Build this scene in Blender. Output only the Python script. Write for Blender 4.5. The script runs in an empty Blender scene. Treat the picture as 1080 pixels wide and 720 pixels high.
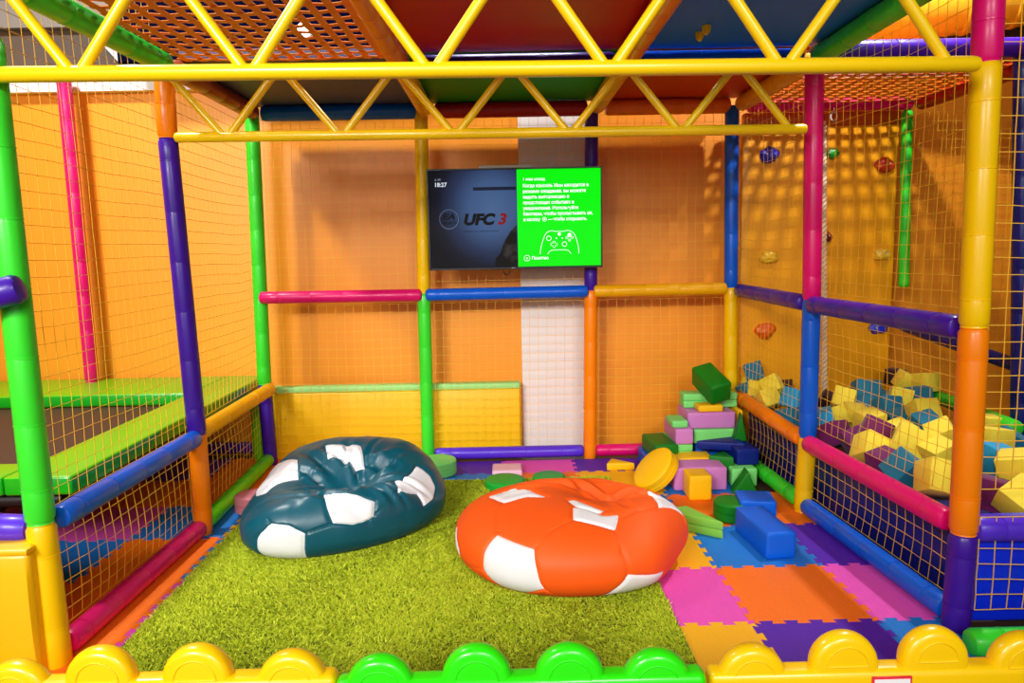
import bpy, bmesh, math, random
import numpy as np
from mathutils import Vector, Matrix, noise
random.seed(7)
rng = np.random.default_rng(7)
S = bpy.context.scene
COL = S.collection
PI = math.pi

# ---------------------------------------------------------------- camera (solved from the 0.5 m floor tiles and the 1.2 m frame)
CAM = np.array([0.0, -5.0008, 1.5033]); YAW, PIT, ROL, FPX = -.0099, -.1264, -.0198, 749.73
def ray(u, v):
    u, v = (u - 540) / FPX, (v - 360) / FPX
    c, s = math.cos(ROL), math.sin(ROL); u, v = c*u + s*v, -s*u + c*v
    x, y, z = u, 1.0, -v
    c, s = math.cos(PIT), math.sin(PIT); y, z = c*y - s*z, s*y + c*z
    c, s = math.cos(YAW), math.sin(YAW); x, y = c*x - s*y, s*x + c*y
    return np.array([x, y, z])
def at(u, v, ax, val):                       # where the line of sight through a measured pixel meets a real plane
    d = ray(u, v); i = 'xyz'.index(ax); t = (val - CAM[i]) / d[i]
    return Vector(CAM + t*d)
cd = bpy.data.cameras.new('camera'); cam = bpy.data.objects.new('camera', cd); COL.objects.link(cam)
r0, rx_, ry_ = ray(540, 360), ray(541, 360) - ray(540, 360), ray(540, 361) - ray(540, 360)
X = Vector(rx_).normalized(); Y = -Vector(ry_).normalized(); Z = -Vector(r0).normalized()
M = Matrix((X, Y, Z)).transposed().to_4x4(); M.translation = Vector(CAM); cam.matrix_world = M
cd.sensor_width = 36; cd.lens = FPX / 1080 * 36; cd.clip_start = .05; S.camera = cam
S.view_settings.view_transform = 'Standard'; S.view_settings.look = 'None'
S.view_settings.gamma = 1; S.view_settings.use_curve_mapping = False; S.view_settings.exposure = 0.2
S.cycles.use_denoising = True; S.cycles.max_bounces = 8; S.cycles.caustics_reflective = False; S.cycles.caustics_refractive = False

# ---------------------------------------------------------------- materials
def lin(c):
    return tuple(((x/255)/12.92 if x/255 <= .04045 else ((x/255 + .055)/1.055)**2.4) for x in c) + (1,)
MATS = {}
def mat(name, rgb, rough=.4, bump=0, scale=60, coat=0, spec=.5, var=0, kind='noise', sheen=0, emit=0):
    if name in MATS: return MATS[name]
    m = bpy.data.materials.new(name); m.use_nodes = True; nt = m.node_tree; b = nt.nodes['Principled BSDF']
    b.inputs['Base Color'].default_value = lin(rgb); b.inputs['Roughness'].default_value = rough
    b.inputs['Specular IOR Level'].default_value = spec; b.inputs['Coat Weight'].default_value = coat
    b.inputs['Coat Roughness'].default_value = .15; b.inputs['Sheen Weight'].default_value = sheen
    if emit:
        b.inputs['Emission Color'].default_value = lin(rgb); b.inputs['Emission Strength'].default_value = emit
    tc = nt.nodes.new('ShaderNodeTexCoord')
    if var:
        n = nt.nodes.new('ShaderNodeTexNoise'); n.inputs['Scale'].default_value = 5; n.inputs['Detail'].default_value = 4
        nt.links.new(tc.outputs['Object'], n.inputs['Vector'])
        mx = nt.nodes.new('ShaderNodeMix'); mx.data_type = 'RGBA'
        mx.inputs['A'].default_value = tuple(x*(1-var) for x in lin(rgb)[:3]) + (1,)
        mx.inputs['B'].default_value = tuple(min(1, x*(1+var)) for x in lin(rgb)[:3]) + (1,)
        nt.links.new(n.outputs['Fac'], mx.inputs['Factor']); nt.links.new(mx.outputs['Result'], b.inputs['Base Color'])
    if bump:
        if kind == 'noise':
            n = nt.nodes.new('ShaderNodeTexNoise'); n.inputs['Detail'].default_value = 3; o = n.outputs['Fac']
        else:
            n = nt.nodes.new('ShaderNodeTexVoronoi'); n.inputs['Randomness'].default_value = .15; o = n.outputs['Distance']
        n.inputs['Scale'].default_value = scale
        nt.links.new(tc.outputs['Object'], n.inputs['Vector'])
        bp = nt.nodes.new('ShaderNodeBump'); bp.inputs['Strength'].default_value = bump; bp.inputs['Distance'].default_value = .003
        nt.links.new(o, bp.inputs['Height']); nt.links.new(bp.outputs['Normal'], b.inputs['Normal'])
    MATS[name] = m
    return m
SLEEVE = dict(green=(58,220,46), lime=(84,212,14), yellow=(250,200,4), amber=(244,178,6), orange=(252,134,4), purple=(62,20,152),
              pink=(222,8,108), blue=(0,94,218), red=(180,16,26), violet=(86,46,206), navy=(14,22,110), shaded_orange=(150,60,20))
def sl(c): return mat('sleeve_vinyl_' + c, SLEEVE[c], .36, .08, 25, coat=.10, spec=.35)
PAINT = mat('yellow_powder_paint', (250,206,8), .32, coat=.3)
CORD = mat('yellow_net_cord', (246,186,40), .6)
FOAMC = dict(dgreen=(10,120,18), mint=(126,224,120), yellow=(252,196,8), lilac=(206,128,196), blue=(0,98,222), navy=(6,30,124),
             pale=(240,190,214), rose=(214,128,140), lime=(130,200,70), green=(16,160,50))
def fo(c): return mat('block_vinyl_' + c, FOAMC[c], .46, .10, 30, spec=.3)
MATC = dict(blue=(16,122,214), orange=(255,118,4), pink=(236,82,190), purple=(86,24,176), yellow=(250,184,6))
def tm(c): return mat('puzzle_foam_' + c, MATC[c], .62, .55, 90, kind='cells')

# ---------------------------------------------------------------- mesh helpers
def link(name, me, m, parent=None, smooth=True, loc=None):
    o = bpy.data.objects.new(name, me); COL.objects.link(o)
    for x in (m if isinstance(m, (list, tuple)) else [m]): me.materials.append(x)
    if smooth:
        me.shade_smooth()
        try: me.set_sharp_from_angle(angle=math.radians(38))
        except Exception: pass
    if parent: o.parent = parent
    if loc is not None: o.location = loc
    return o
def from_bm(name, bm, m, parent=None, smooth=True, loc=None):
    bmesh.ops.recalc_face_normals(bm, faces=bm.faces)
    me = bpy.data.meshes.new(name); bm.to_mesh(me); bm.free()
    return link(name, me, m, parent, smooth, loc)
def from_py(name, v, f, m, parent=None, smooth=True, loc=None):
    me = bpy.data.meshes.new(name); me.from_pydata([tuple(x) for x in v], [], [tuple(x) for x in f]); me.update()
    return link(name, me, m, parent, smooth, loc)
def tag(o, label, cat, group=None, kind=None):
    o['label'] = label; o['category'] = cat
    if group: o['group'] = group
    if kind: o['kind'] = kind
    return o
def struct(o, label=None):
    o['kind'] = 'structure'
    if label: o['label'] = label
    return o
def empty(name, loc, label, cat, group=None, rz=0):
    o = bpy.data.objects.new(name, None); COL.objects.link(o); o.location = loc; o.rotation_euler = (0, 0, rz); o.empty_display_size = .1
    return tag(o, label, cat, group)
def add_box(bm, c, s, bev=.004, seg=2, rot=None):
    r = bmesh.ops.create_cube(bm, size=1); vs = r['verts']
    for v in vs: v.co = Vector((v.co.x*s[0], v.co.y*s[1], v.co.z*s[2]))
    if bev:
        es = list({e for v in vs for e in v.link_edges})
        rb = bmesh.ops.bevel(bm, geom=es, offset=bev, segments=seg, affect='EDGES', profile=.5)
        vs = list({v for f in rb['faces'] for v in f.verts} | {v for v in vs if v.is_valid})
    # take the whole island
    isl = set(); st = [vs[0]]
    while st:
        v = st.pop()
        if v in isl: continue
        isl.add(v); st.extend(e.other_vert(v) for e in v.link_edges)
    for v in isl:
        p = v.co.copy()
        if rot is not None: p = rot @ p
        v.co = p + Vector(c)
    return isl
def boxm(name, c, s, m, parent=None, bev=.006, seg=2, rot=None):
    bm = bmesh.new(); add_box(bm, c, s, bev, seg, rot); return from_bm(name, bm, m, parent)
def frame_of(d):
    d = d.normalized(); a = Vector((0, 0, 1)) if abs(d.z) < .9 else Vector((0, 1, 0))
    u = d.cross(a).normalized(); return u, d.cross(u).normalized()
def add_lathe(bm, p0, p1, prof, n=20, cap=True):
    """prof: list of (t metres along p0->p1, radius)"""
    p0, p1 = Vector(p0), Vector(p1); d = (p1 - p0).normalized(); u, w = frame_of(d)
    rings = []
    for t, r in prof:
        c = p0 + d*t
        rings.append([bm.verts.new(c + (u*math.cos(2*PI*k/n) + w*math.sin(2*PI*k/n))*r) for k in range(n)])
    for a, b in zip(rings, rings[1:]):
        for k in range(n): bm.faces.new((a[k], a[(k+1) % n], b[(k+1) % n], b[k]))
    if cap: bm.faces.new(rings[0][::-1]); bm.faces.new(rings[-1])
def sleeve_bm(bm, p0, p1, r, n=22, tie=.24, endr=.6, e0=True, e1=True):
    """a foam sleeve over a steel pipe: rounded ends, cable ties that pinch it every 20-25 cm"""
    L = (Vector(p1) - Vector(p0)).length; pr = []
    pr += [(0, r*endr), (.006, r*.86), (.02, r)] if e0 else [(0, r*.97), (.006, r)]
    k = max(1, round(L / tie)); off = random.uniform(-.02, .02)
    for i in range(k):
        t = (i + .5) * L / k + off
        if .04 < t < L - .04:
            pr += [(t-.010, r), (t-.0032, r*.975), (t-.0028, r*1.022), (t+.0028, r*1.022), (t+.0032, r*.975), (t+.010, r)]
    pr += [(L-.02, r), (L-.006, r*.86), (L, r*endr)] if e1 else [(L-.006, r), (L, r*.97)]
    add_lathe(bm, p0, p1, pr, n)
def rail(color, p0, p1, label, r=.045, group=None, name='padded_rail', cat='rail'):
    bm = bmesh.new(); mid = (Vector(p0) + Vector(p1))/2
    sleeve_bm(bm, Vector(p0) - mid, Vector(p1) - mid, r)
    return tag(from_bm(name, bm, sl(color), loc=mid), label, cat, group)
def post(pts, colors, r, label):
    """pts run from top to bottom, one colour of sleeve between each pair; a thing whose parts are the sleeves"""
    b = Vector(pts[-1]); root = empty('padded_post', b, label, 'post', 'padded posts of the play frame')
    for (a, c, col) in zip(pts, pts[1:], colors):
        bm = bmesh.new(); sleeve_bm(bm, Vector(a) - b, Vector(c) - b, r, endr=.9)
        s = from_bm('foam_sleeve', bm, sl(col), root)
        if len(colors) > 1: s['label'] = SN.get(col, col) + ' foam sleeve'
    return root
SN = dict(lime='lime green', amber='yellow')
def net(p00, p10, p01, p11, cell, label, r=.00135, sag=.010, mesh_name='safety_net'):
    """knotted square mesh net hung between four corners; slight sag, every string a thin real cord"""
    p00, p10, p01, p11 = (Vector(p) for p in (p00, p10, p01, p11))
    lu = ((p10-p00).length + (p11-p01).length)/2; lv = ((p01-p00).length + (p11-p10).length)/2
    nu, nv = max(2, round(lu/cell)), max(2, round(lv/cell)); nrm = (p10-p00).cross(p01-p00).normalized(); sd = random.random()*50
    eu, ev = (p10-p00).normalized(), (p01-p00).normalized()
    G = [[None]*(nu+1) for _ in range(nv+1)]
    for j in range(nv+1):
        for i in range(nu+1):
            a, b = i/nu, j/nv
            p = (p00*(1-a)+p10*a)*(1-b) + (p01*(1-a)+p11*a)*b
            k = math.sin(PI*a)*math.sin(PI*b)
            w = noise.noise_vector(Vector((a*lu*2.1+sd, b*lv*2.1, sd)))
            e = min(1, 4*min(a, 1-a) + .15) * min(1, 4*min(b, 1-b) + .15)
            f = noise.noise_vector(Vector((i*.9+sd, j*.9, 3)))*.0025
            G[j][i] = p + nrm*(sag*k*2 + w.z*.008*e) + eu*(w.x*.010*e + f.x) + ev*(w.y*.012*e - sag*k*1.2 + f.y)
    V, F = [], []
    def string(path):
        b0 = len(V); n = len(path)
        for k, p in enumerate(path):
            d = (path[min(k+1, n-1)] - path[max(k-1, 0)]).normalized(); u = d.cross(nrm).normalized()
            for q in range(4):
                an = PI/4 + q*PI/2; V.append(p + (u*math.cos(an) + nrm*math.sin(an))*r)
        for k in range(n-1):
            for q in range(4):
                a = b0 + 4*k + q; b_ = b0 + 4*k + (q+1) % 4; F.append((a, b_, b_+4, a+4))
    for j in range(nv+1): string(G[j])
    for i in range(nu+1): string([G[j][i] for j in range(nv+1)])
    o = from_py(mesh_name, V, F, CORD)
    return tag(o, label, 'net', 'safety nets of the play frame')
# ================================================================ setting
FLOORM = mat('dark_floor', (70,48,34), .5, .1, 20)
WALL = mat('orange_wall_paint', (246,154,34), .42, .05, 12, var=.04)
WHITE = mat('white_column_paint', (236,226,222), .6, .08, 30)
GREYW = mat('taupe_upper_wall', (100,91,83), .5, .05, 8, var=.1)
WY = .30
def quadbox(name, lo, hi, m, label=None):
    c = [(a+b)/2 for a, b in zip(lo, hi)]; s = [b-a for a, b in zip(lo, hi)]
    return struct(boxm(name, c, s, m, None, 0), label)
quadbox('floor', (-5.2, -9, -.1), (4.6, WY+.2, 0), FLOORM, 'dark floor under the coloured mats')
quadbox('wall_back', (-5.2, WY, 0), (4.6, WY+.15, 2.68), WALL, 'orange painted wall behind the play frame')
quadbox('wall_back_upper', (-5.2, WY+.02, 2.76), (4.6, WY+.15, 4.6), GREYW, 'taupe wall above the white ledge')
quadbox('wall_left', (-5.3, -9, 0), (-5.2, WY+.15, 4.6), WALL, 'orange side wall beyond the trampoline')
quadbox('wall_right', (4.6, -9, 0), (4.7, WY+.15, 4.6), mat('shaded_side_wall', (150,84,30), .6), 'side wall beyond the cube pit, its orange darkened for shade')  # wall orange darkened to brown, standing in for shade on this side
quadbox('trim_1', (-5.2, WY-.07, 2.68), (4.6, WY+.15, 2.77), mat('white_ledge', (244,242,240), .4), 'white ledge along the top of the orange wall')
quadbox('trim_2', (-5.2, WY-.05, 3.12), (4.6, WY+.02, 3.3), mat('grey_beam', (128,120,112), .5), 'grey beam high on the back wall')
quadbox('wall_back_pilaster', (at(549,300,'y',.28).x, WY-.05, 0), (at(617,300,'y',.28).x, WY, 2.68), WHITE, 'white vertical strip on the back wall behind the television')
CEIL = mat('dark_blue_ceiling', (22,28,66), .6)
quadbox('ceiling', (-5.2, -9, 4.6), (4.6, WY+.15, 4.7), CEIL, 'dark blue hall ceiling')
# the glazed wall section upper left
w = bpy.data.objects.new('window_1', None); COL.objects.link(w); w.location = (-3.7, WY, 2.77); struct(w, 'white framed window above the ledge at upper left')
wf = mat('white_window_frame', (232,232,236), .35)
bm = bmesh.new()
for x in (.02, 1.9): add_box(bm, (x, -.02, .175), (.05, .06, .35), .005)
add_box(bm, (.96, -.02, .02), (1.9, .06, .03), .005)
from_bm('window_frame', bm, wf, w)
boxm('pane', (.96, .008, .19), (1.86, .012, .33), mat('taupe_glass', (92,82,74), .12, coat=.5, var=.25), w, 0)
bm = bmesh.new()                                      # a pale reflection in the glass, modelled as a thin plate before the pane
pts = [(-.16, .30), (.02, .32), (.18, .26), (.2, .14), (.1, .06), (0, .12), (-.1, .24)]
vs0 = [bm.verts.new((1.0 + a, -.012, b)) for a, b in pts]; vs1 = [bm.verts.new((1.0 + a, -.028, b)) for a, b in pts]
bm.faces.new(vs0); bm.faces.new(vs1[::-1])
for k in range(len(pts)): bm.faces.new((vs0[k], vs0[(k+1) % len(pts)], vs1[(k+1) % len(pts)], vs1[k]))
from_bm('glass_reflection', bm, mat('pale_reflection', (196,198,212), .4), w, smooth=False)

# ================================================================ frame
r = .048
pxs = lambda Y, L: [at(u, v, 'y', Y) for u, v in L]
LB = pxs(0, [(265,112), (279,405), (286,492)]); LB[-1].z = .0
LM = pxs(-1.27, [(172,70), (177,146), (208,458), (216,573)]); LM[-1].z = .0132
LF = pxs(-2.5, [(-14,40), (43,551), (61,697)]); LF[-1].z = 0
RB = pxs(0, [(772,112), (771,303), (770,486)]); RB[-1].z = 0
RM = pxs(-1.15, [(859,66), (856,316), (852,461), (846,547)]); RM[-1].z = .0132
RF = pxs(-2.41, [(1044,-20), (1040,67), (1027,345), (1016,562), (1007,668)]); RF[-1].z = 0
P1 = pxs(0, [(444,112), (447,309), (452,485)]); P1[-1].z = 0
P2 = pxs(0, [(624,112), (623,306), (622,485)]); P2[-1].z = 0
post(LB, ['green', 'purple'], r, 'green padded post with purple foot at the back left corner behind the teal beanbag')
post(LM, ['orange', 'purple', 'orange'], r, 'purple padded post with orange ends beside the trampoline')
post(LF, ['green', 'yellow'], .049, 'green padded post with yellow foot beside the yellow padded box')
post(RB, ['blue', 'yellow'], r, 'blue and yellow padded post in the corner behind the foam block pile')
post(RM, ['pink', 'blue', 'yellow'], r, 'pink, blue and yellow padded post at the end of the rear truss')
post(RF, ['pink', 'yellow', 'orange', 'purple'], .05, 'four-coloured padded post in pink, yellow, orange and purple near the cube pit')
post(P1, ['yellow', 'green'], .046, 'yellow over green padded post at the left edge of the television')
post(P2, ['purple', 'orange'], .046, 'purple over orange padded post behind the right half of the television')

# rails on the back
rb = .043
rail('pink', at(274,314,'y',-.05), at(445,311,'y',-.03), 'pink padded rail on the back net left of the television', rb)
rail('blue', at(449,311,'y',-.03), at(620,307,'y',-.03), 'blue padded rail on the back net just under the television', rb)
rail('amber', at(626,307,'y',-.03), at(766,304,'y',-.03), 'yellow padded rail on the back net right of the television', rb)
fz = .062
def flo(p, dz=fz): return Vector((p.x, p.y, dz))
rail('violet', flo(P1[-1]) + Vector((.05,0,0)), flo(P2[-1]) - Vector((.045,0,0)), 'purple padded floor rail at the foot of the back net', rb)
rail('pink', flo(P2[-1]) + Vector((.045,0,0)), flo(RB[-1]) - Vector((.05,0,0)), 'pink padded floor rail behind the foam blocks', rb)
# right side
rs = .046
rail('purple', at(780,306,'y',-.05), at(849,319,'y',-1.1), 'purple padded rail from the back corner post to the pink post', rs)
rail('purple', at(856,321,'y',-1.2), at(1012,345,'y',-2.36), 'long purple padded rail on the right side, ending at the yellow post', rs)
rail('orange', at(779,418,'y',-.05), at(845,462,'y',-1.1), 'orange padded rail on the right side above the foam block pile', rs)
rail('pink', at(852,467,'y',-1.2), at(1001,549,'y',-2.36), 'pink padded rail on the right side along the cube pit', rs)
rail('green', flo(RB[-1]) + Vector((.0,-.06,0)), flo(RM[-1]) + Vector((0,.05,0)), 'green padded floor rail beside the foam block pile', rs)
rail('blue', flo(RM[-1]) - Vector((0,.05,0)), flo(RF[-1]) + Vector((0,.05,0)), 'blue padded floor rail on the right side beside the puzzle mats', rs)
# left side
rail('blue', at(62,546,'y',-2.44), at(206,462,'y',-1.3), 'blue padded rail on the left side beside the trampoline', rs)
rail('amber', at(209,457,'y',-1.22), at(285,410,'y',-.05), 'yellow padded rail on the left side running to the back corner', rs)
rail('pink', flo(LF[-1]) + Vector((.01,.05,0)), flo(LM[-1]) - Vector((0,.045,0)), 'pink padded floor rail on the left beside the lime rug', rs)
rail('lime', flo(LM[-1]) + Vector((0,.05,0)), flo(LB[-1]) - Vector((0,.05,0)), 'lime green padded floor rail leading to the back left corner', rs)
# left and right extras
rail('violet', at(-90,553,'y',-2.5), at(33,557,'y',-2.47), 'short purple padded rail on top of the yellow box at the left edge', .05)
rail('purple', at(-60,326,'y',-2.62), at(23,303,'y',-2.58), 'purple padded rail end crossing the front green post', .05)
rail('violet', at(1026,557,'y',-2.41), at(1200,556,'y',-2.41), 'lilac purple padded rail above the blue padding at the right edge', .05)
rail('green', at(1021,677,'z',.055), Vector((2.95,at(1021,677,'z',.055).y,.055)), 'green padded floor rail under the blue padding at the right edge', .05)
# overhead beams
BZ = 2.46; xl, x1, x2, xr = -1.66, -.505, .655, 1.63
bt = .052
def beam(c, a, b, label): return rail(c, a, b, label, bt, name='padded_beam', cat='beam')
beam('blue', (xl+.04,0,BZ), (x1-.06,0,BZ), 'blue padded beam overhead at the back, left of three')
beam('red', (x1+.06,0,BZ), (x2-.06,0,BZ), 'dark red padded beam overhead behind the television')
beam('orange', (x2+.06,0,BZ), (xr-.06,0,BZ), 'orange padded beam overhead at the back, right of three')
beam('purple', (x1+.06,-1.18,BZ), (x2-.06,-1.18,BZ), 'purple padded beam overhead between the red and green decks')
beam('blue', (x2+.06,-1.18,BZ), (xr-.06,-1.18,BZ), 'blue padded beam overhead at the back of the blue deck')
beam('green', (xl-.03,-2.42,BZ), (xl,-1.3,BZ), 'green padded beam overhead along the left edge of the strap net')
beam('shaded_orange', (xl,-1.2,BZ), (xl,-.06,BZ), 'shade-darkened orange padded beam overhead at the left edge of the grey deck')  # an orange sleeve; the shade up here is put into its colour
beam('orange', (x1,-2.42,BZ), (x1,-1.24,BZ), 'orange padded beam overhead between the strap net and the red deck')
beam('amber', (x1,-1.12,BZ), (x1,-.06,BZ), 'yellow orange padded beam overhead between grey and green decks')
beam('orange', (x2,-2.42,BZ), (x2,-1.24,BZ), 'orange padded beam overhead between the red and blue decks')
beam('amber', (x2,-1.12,BZ), (x2,-.06,BZ), 'yellow orange padded beam overhead between green and orange decks')
beam('green', (xr-.01,-2.42,BZ), (xr,-1.24,BZ), 'green padded beam overhead along the right edge of the blue deck')
beam('amber', (xr,-1.12,BZ), (xr,-.06,BZ), 'yellow padded beam overhead along the right edge of the orange deck')

# decks seen from below
def deck(name, c, x0, x1_, y0, y1, label):
    m = mat('deck_vinyl_' + name, c, .5, .25, 6, spec=.2)
    bm = bmesh.new(); add_box(bm, (0,0,.03), (x1_-x0, y1-y0, .06), .015, 3)
    bmesh.ops.subdivide_edges(bm, edges=[e for e in bm.edges if e.calc_length() > .2], cuts=6, use_grid_fill=True)
    for v in bm.verts: v.co.z += .006*noise.noise(v.co*4)
    return tag(from_bm('padded_deck', bm, m, loc=((x0+x1_)/2, (y0+y1)/2, 2.512)), label, 'deck', 'padded decks overhead')
deck('grey', (78,84,120), xl, x1, -1.15, .05, 'grey blue padded deck overhead at the back left')
deck('green', (44,150,20), x1, x2, -1.15, .05, 'green padded deck overhead in the middle of the back row')
deck('rust', (206,70,10), x2, xr, -1.15, .05, 'orange red padded deck overhead at the back right')
deck('red', (200,18,34), x1, x2, -2.42, -1.21, 'dark red padded deck overhead in the middle of the front row')
bd = deck('blue', (24,124,255), x2, xr+.02, -2.42, -1.21, 'blue padded deck overhead with two yellow bolt caps')
for u, v in ((738,37), (745,30)):
    p = at(u, v, 'z', 2.50); q = p - bd.location
    bm = bmesh.new(); add_lathe(bm, q + Vector((0,0,.02)), q - Vector((0,0,.03)), [(0,.02),(.02,.021),(.035,.017),(.045,.009),(.05,.002)], 14)
    from_bm('bolt_cap', bm, sl('yellow'), bd)['label'] = 'yellow bolt cap'

# the next storey of the frame: a dark deck seen only through the gaps of the strap nets
for x0, x1_, lb in ((xl, x1, 'over the left strap net'), (xr+.02, 2.92, 'over the cube pit')):
    o = boxm('upper_deck', (0,0,.03), (x1_-x0, 2.46, .06), mat('deck_vinyl_night', (8,9,34), .7, .2, 6, spec=0), None, .015, 3); o.location = ((x0+x1_)/2, -1.2, 3.66)
    tag(o, 'dark navy deck of the upper storey ' + lb, 'deck', 'decks of the upper storey')
o = boxm('upper_panel', (0,0,.4), (x1+2.55, .05, .80), MATS['deck_vinyl_night'], None, .012, 3); o.location = ((x1-2.55)/2, .0, 2.80)
tag(o, 'dark navy padded panel of the upper storey behind the left strap net', 'panel')
# strap nets
def straps(x0, x1_, y0, y1, z, nx, ny, cols, label, wd=.034):
    root = empty('strap_net', ((x0+x1_)/2, (y0+y1)/2, z), label, 'net', 'woven strap nets overhead')
    hx, hy = (x1_-x0)/2, (y1-y0)/2
    def strap(a, b, side, ph, m):
        bm = bmesh.new(); d = b-a; n = 40; up = Vector((0,0,1)); rows = []
        for k in range(n+1):
            t = k/n; c = a + d*t + up*(.0022*math.sin(ph + t*PI*(ny if side.x else nx)) - .010*math.sin(PI*t))
            rows.append([bm.verts.new(c + side*sx*wd/2 + up*sz*.0012) for sx, sz in ((-1,-1),(1,-1),(1,1),(-1,1))])
        for p, q in zip(rows, rows[1:]):
            for k in range(4): bm.faces.new((p[k], p[(k+1) % 4], q[(k+1) % 4], q[k]))
        from_bm('strap', bm, m, root)
    for i in range(nx):
        x = -hx + (i+.5)*2*hx/nx
        strap(Vector((x,-hy,0)), Vector((x,hy,0)), Vector((1,0,0)), PI*(i % 2), random.choice(cols))
    for j in range(ny):
        y = -hy + (j+.5)*2*hy/ny
        strap(Vector((-hx,y,0)), Vector((hx,y,0)), Vector((0,1,0)), PI*((j+1) % 2), random.choice(cols))
    return root
ST = [mat('strap_webbing_orange', (244,132,28), .55, .2, 300)]
ST2 = [ST[0]]*4 + [mat('strap_webbing_red', (200,60,40), .55, .2, 300)]
straps(xl+.05, x1-.05, -2.42, -1.22, 2.49, 14, 14, ST, 'orange woven strap net overhead at the front left')
straps(xr+.06, 2.86, -1.12, -.02, 2.47, 15, 15, ST2, 'orange and red woven strap net overhead above the cube pit')

# lattice trusses
def truss(Y, uL, uR, vL, vR, nodes, zt, label, endsU):
    a, b = at(uL, vL, 'y', Y), at(uR, vR, 'y', Y); root = empty('lattice_truss', a, label, 'truss', 'yellow lattice trusses overhead')
    L = (b-a).length; ch = .0262; d = (b-a).normalized()
    bm = bmesh.new(); add_lathe(bm, (0,0,0), b-a, [(0,.012),(.006,.022),(.02,ch),(L-.02,ch),(L-.006,.022),(L,.012)], 20); from_bm('bottom_chord', bm, PAINT, root)
    up = Vector((0,0,zt))
    bm = bmesh.new(); add_lathe(bm, up, b-a+up, [(0,.012),(.006,.022),(.02,ch),(L-.02,ch),(L-.006,.022),(L,.012)], 20); from_bm('top_chord', bm, PAINT, root)
    xs = [(at(u, (vL+vR)/2, 'y', Y).x - a.x)/d.x for u in nodes]; sp = (xs[-1]-xs[0])/(len(xs)-1)
    for k, s in enumerate(xs):
        for sg in (-1, 1):
            t = s + sg*sp/2
            if t < -.05 or t > L + .05: continue
            p0 = d*(s + sg*.018) + Vector((0,0,.008)); p1 = d*(t - sg*.018) + up
            bm = bmesh.new(); add_lathe(bm, p0, p1, [(0,.0195),((p1-p0).length,.0195)], 16); from_bm('diagonal_strut', bm, PAINT, root)
    return root
truss(-2.56, -24, 1033, 79, 67.5, [80,263,455,643,826,1003], .36, 'large yellow lattice truss spanning the front of the frame', None)
truss(-1.30, 184, 851, 145, 136, [238,360,480,601,718,835], .31, 'smaller yellow lattice truss halfway back, ending at the pink post', None)

# ================================================================ nets
C = .062
def side(a, b, z0, z1, label, sgn, cell=C, off=.052):
    """net in the plane through two posts (their axes), hung just outside"""
    o = Vector((sgn*off, 0, 0))
    def P(p, q, z):  # point on post axis at height z
        t = (z - q.z)/(p.z - q.z); return q + (p-q)*t + o
    A0, A1, B0, B1 = P(a[0], a[-1], z0), P(a[0], a[-1], z1), P(b[0], b[-1], z0), P(b[0], b[-1], z1)
    return net(A0, B0, A1, B1, cell, label)
side(LF, LM, .09, .50, 'low yellow net under the blue rail on the left', -1)
side(LF, LM, .57, 2.95, 'tall yellow net above the blue rail in front of the trampoline', -1)
side(LM, LB, .09, .50, 'low yellow net under the yellow rail on the left', -1)
side(LM, LB, .60, 2.40, 'tall yellow net above the yellow rail at the back left', -1)
side(RM, RB, .09, .42, 'low yellow net beside the foam block pile on the right', 1, off=.03)
side(RM, RB, .50, 1.16, 'middle yellow net above the orange rail on the right', 1, off=.03)
side(RM, RB, 1.25, 2.40, 'upper yellow net before the climbing wall at the back right', 1, off=.03)
side(RF, RM, .09, .42, 'low yellow net under the pink rail on the right', 1)
side(RF, RM, .50, 1.16, 'middle yellow net along the cube pit between pink and purple rails', 1)
side(RF, RM, 1.25, 3.0, 'tall yellow net above the long purple rail on the right', 1)
for (a, b, nm) in ((LB, P1, 'left of the television'), (P1, P2, 'behind the television'), (P2, RB, 'right of the television')):
    f = Vector((0,.03,0)); t = lambda p, z: Vector((p[-1].x + (p[0].x-p[-1].x)*z/2.45, .02, z))
    net(t(a,.1), t(b,.1), t(a,1.15), t(b,1.15), C, 'lower yellow net on the back ' + nm.replace('behind', 'below'), sag=.004)
    net(t(a,1.24), t(b,1.24), t(a,2.42), t(b,2.42), C, 'upper yellow net on the back ' + nm, sag=.004)
net((RF[-1].x+.05,-2.44,.1), (2.95,-2.44,.1), (RF[-1].x+.05,-2.44,.47), (2.95,-2.44,.47), C, 'low yellow net over the blue padding at the right edge', r=.0020)
net((RF[-1].x+.06,-2.41,.57), (2.95,-2.41,.57), (RF[0].x+.05,-2.41,2.95), (2.95,-2.41,2.95), C, 'tall yellow net at the right edge in front of the cube pit', r=.0020)
net((2.9,.03,.5), (4.1,.03,.5), (2.9,.03,2.4), (4.1,.03,2.4), C, 'yellow net far right before the shaded wall')
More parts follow.
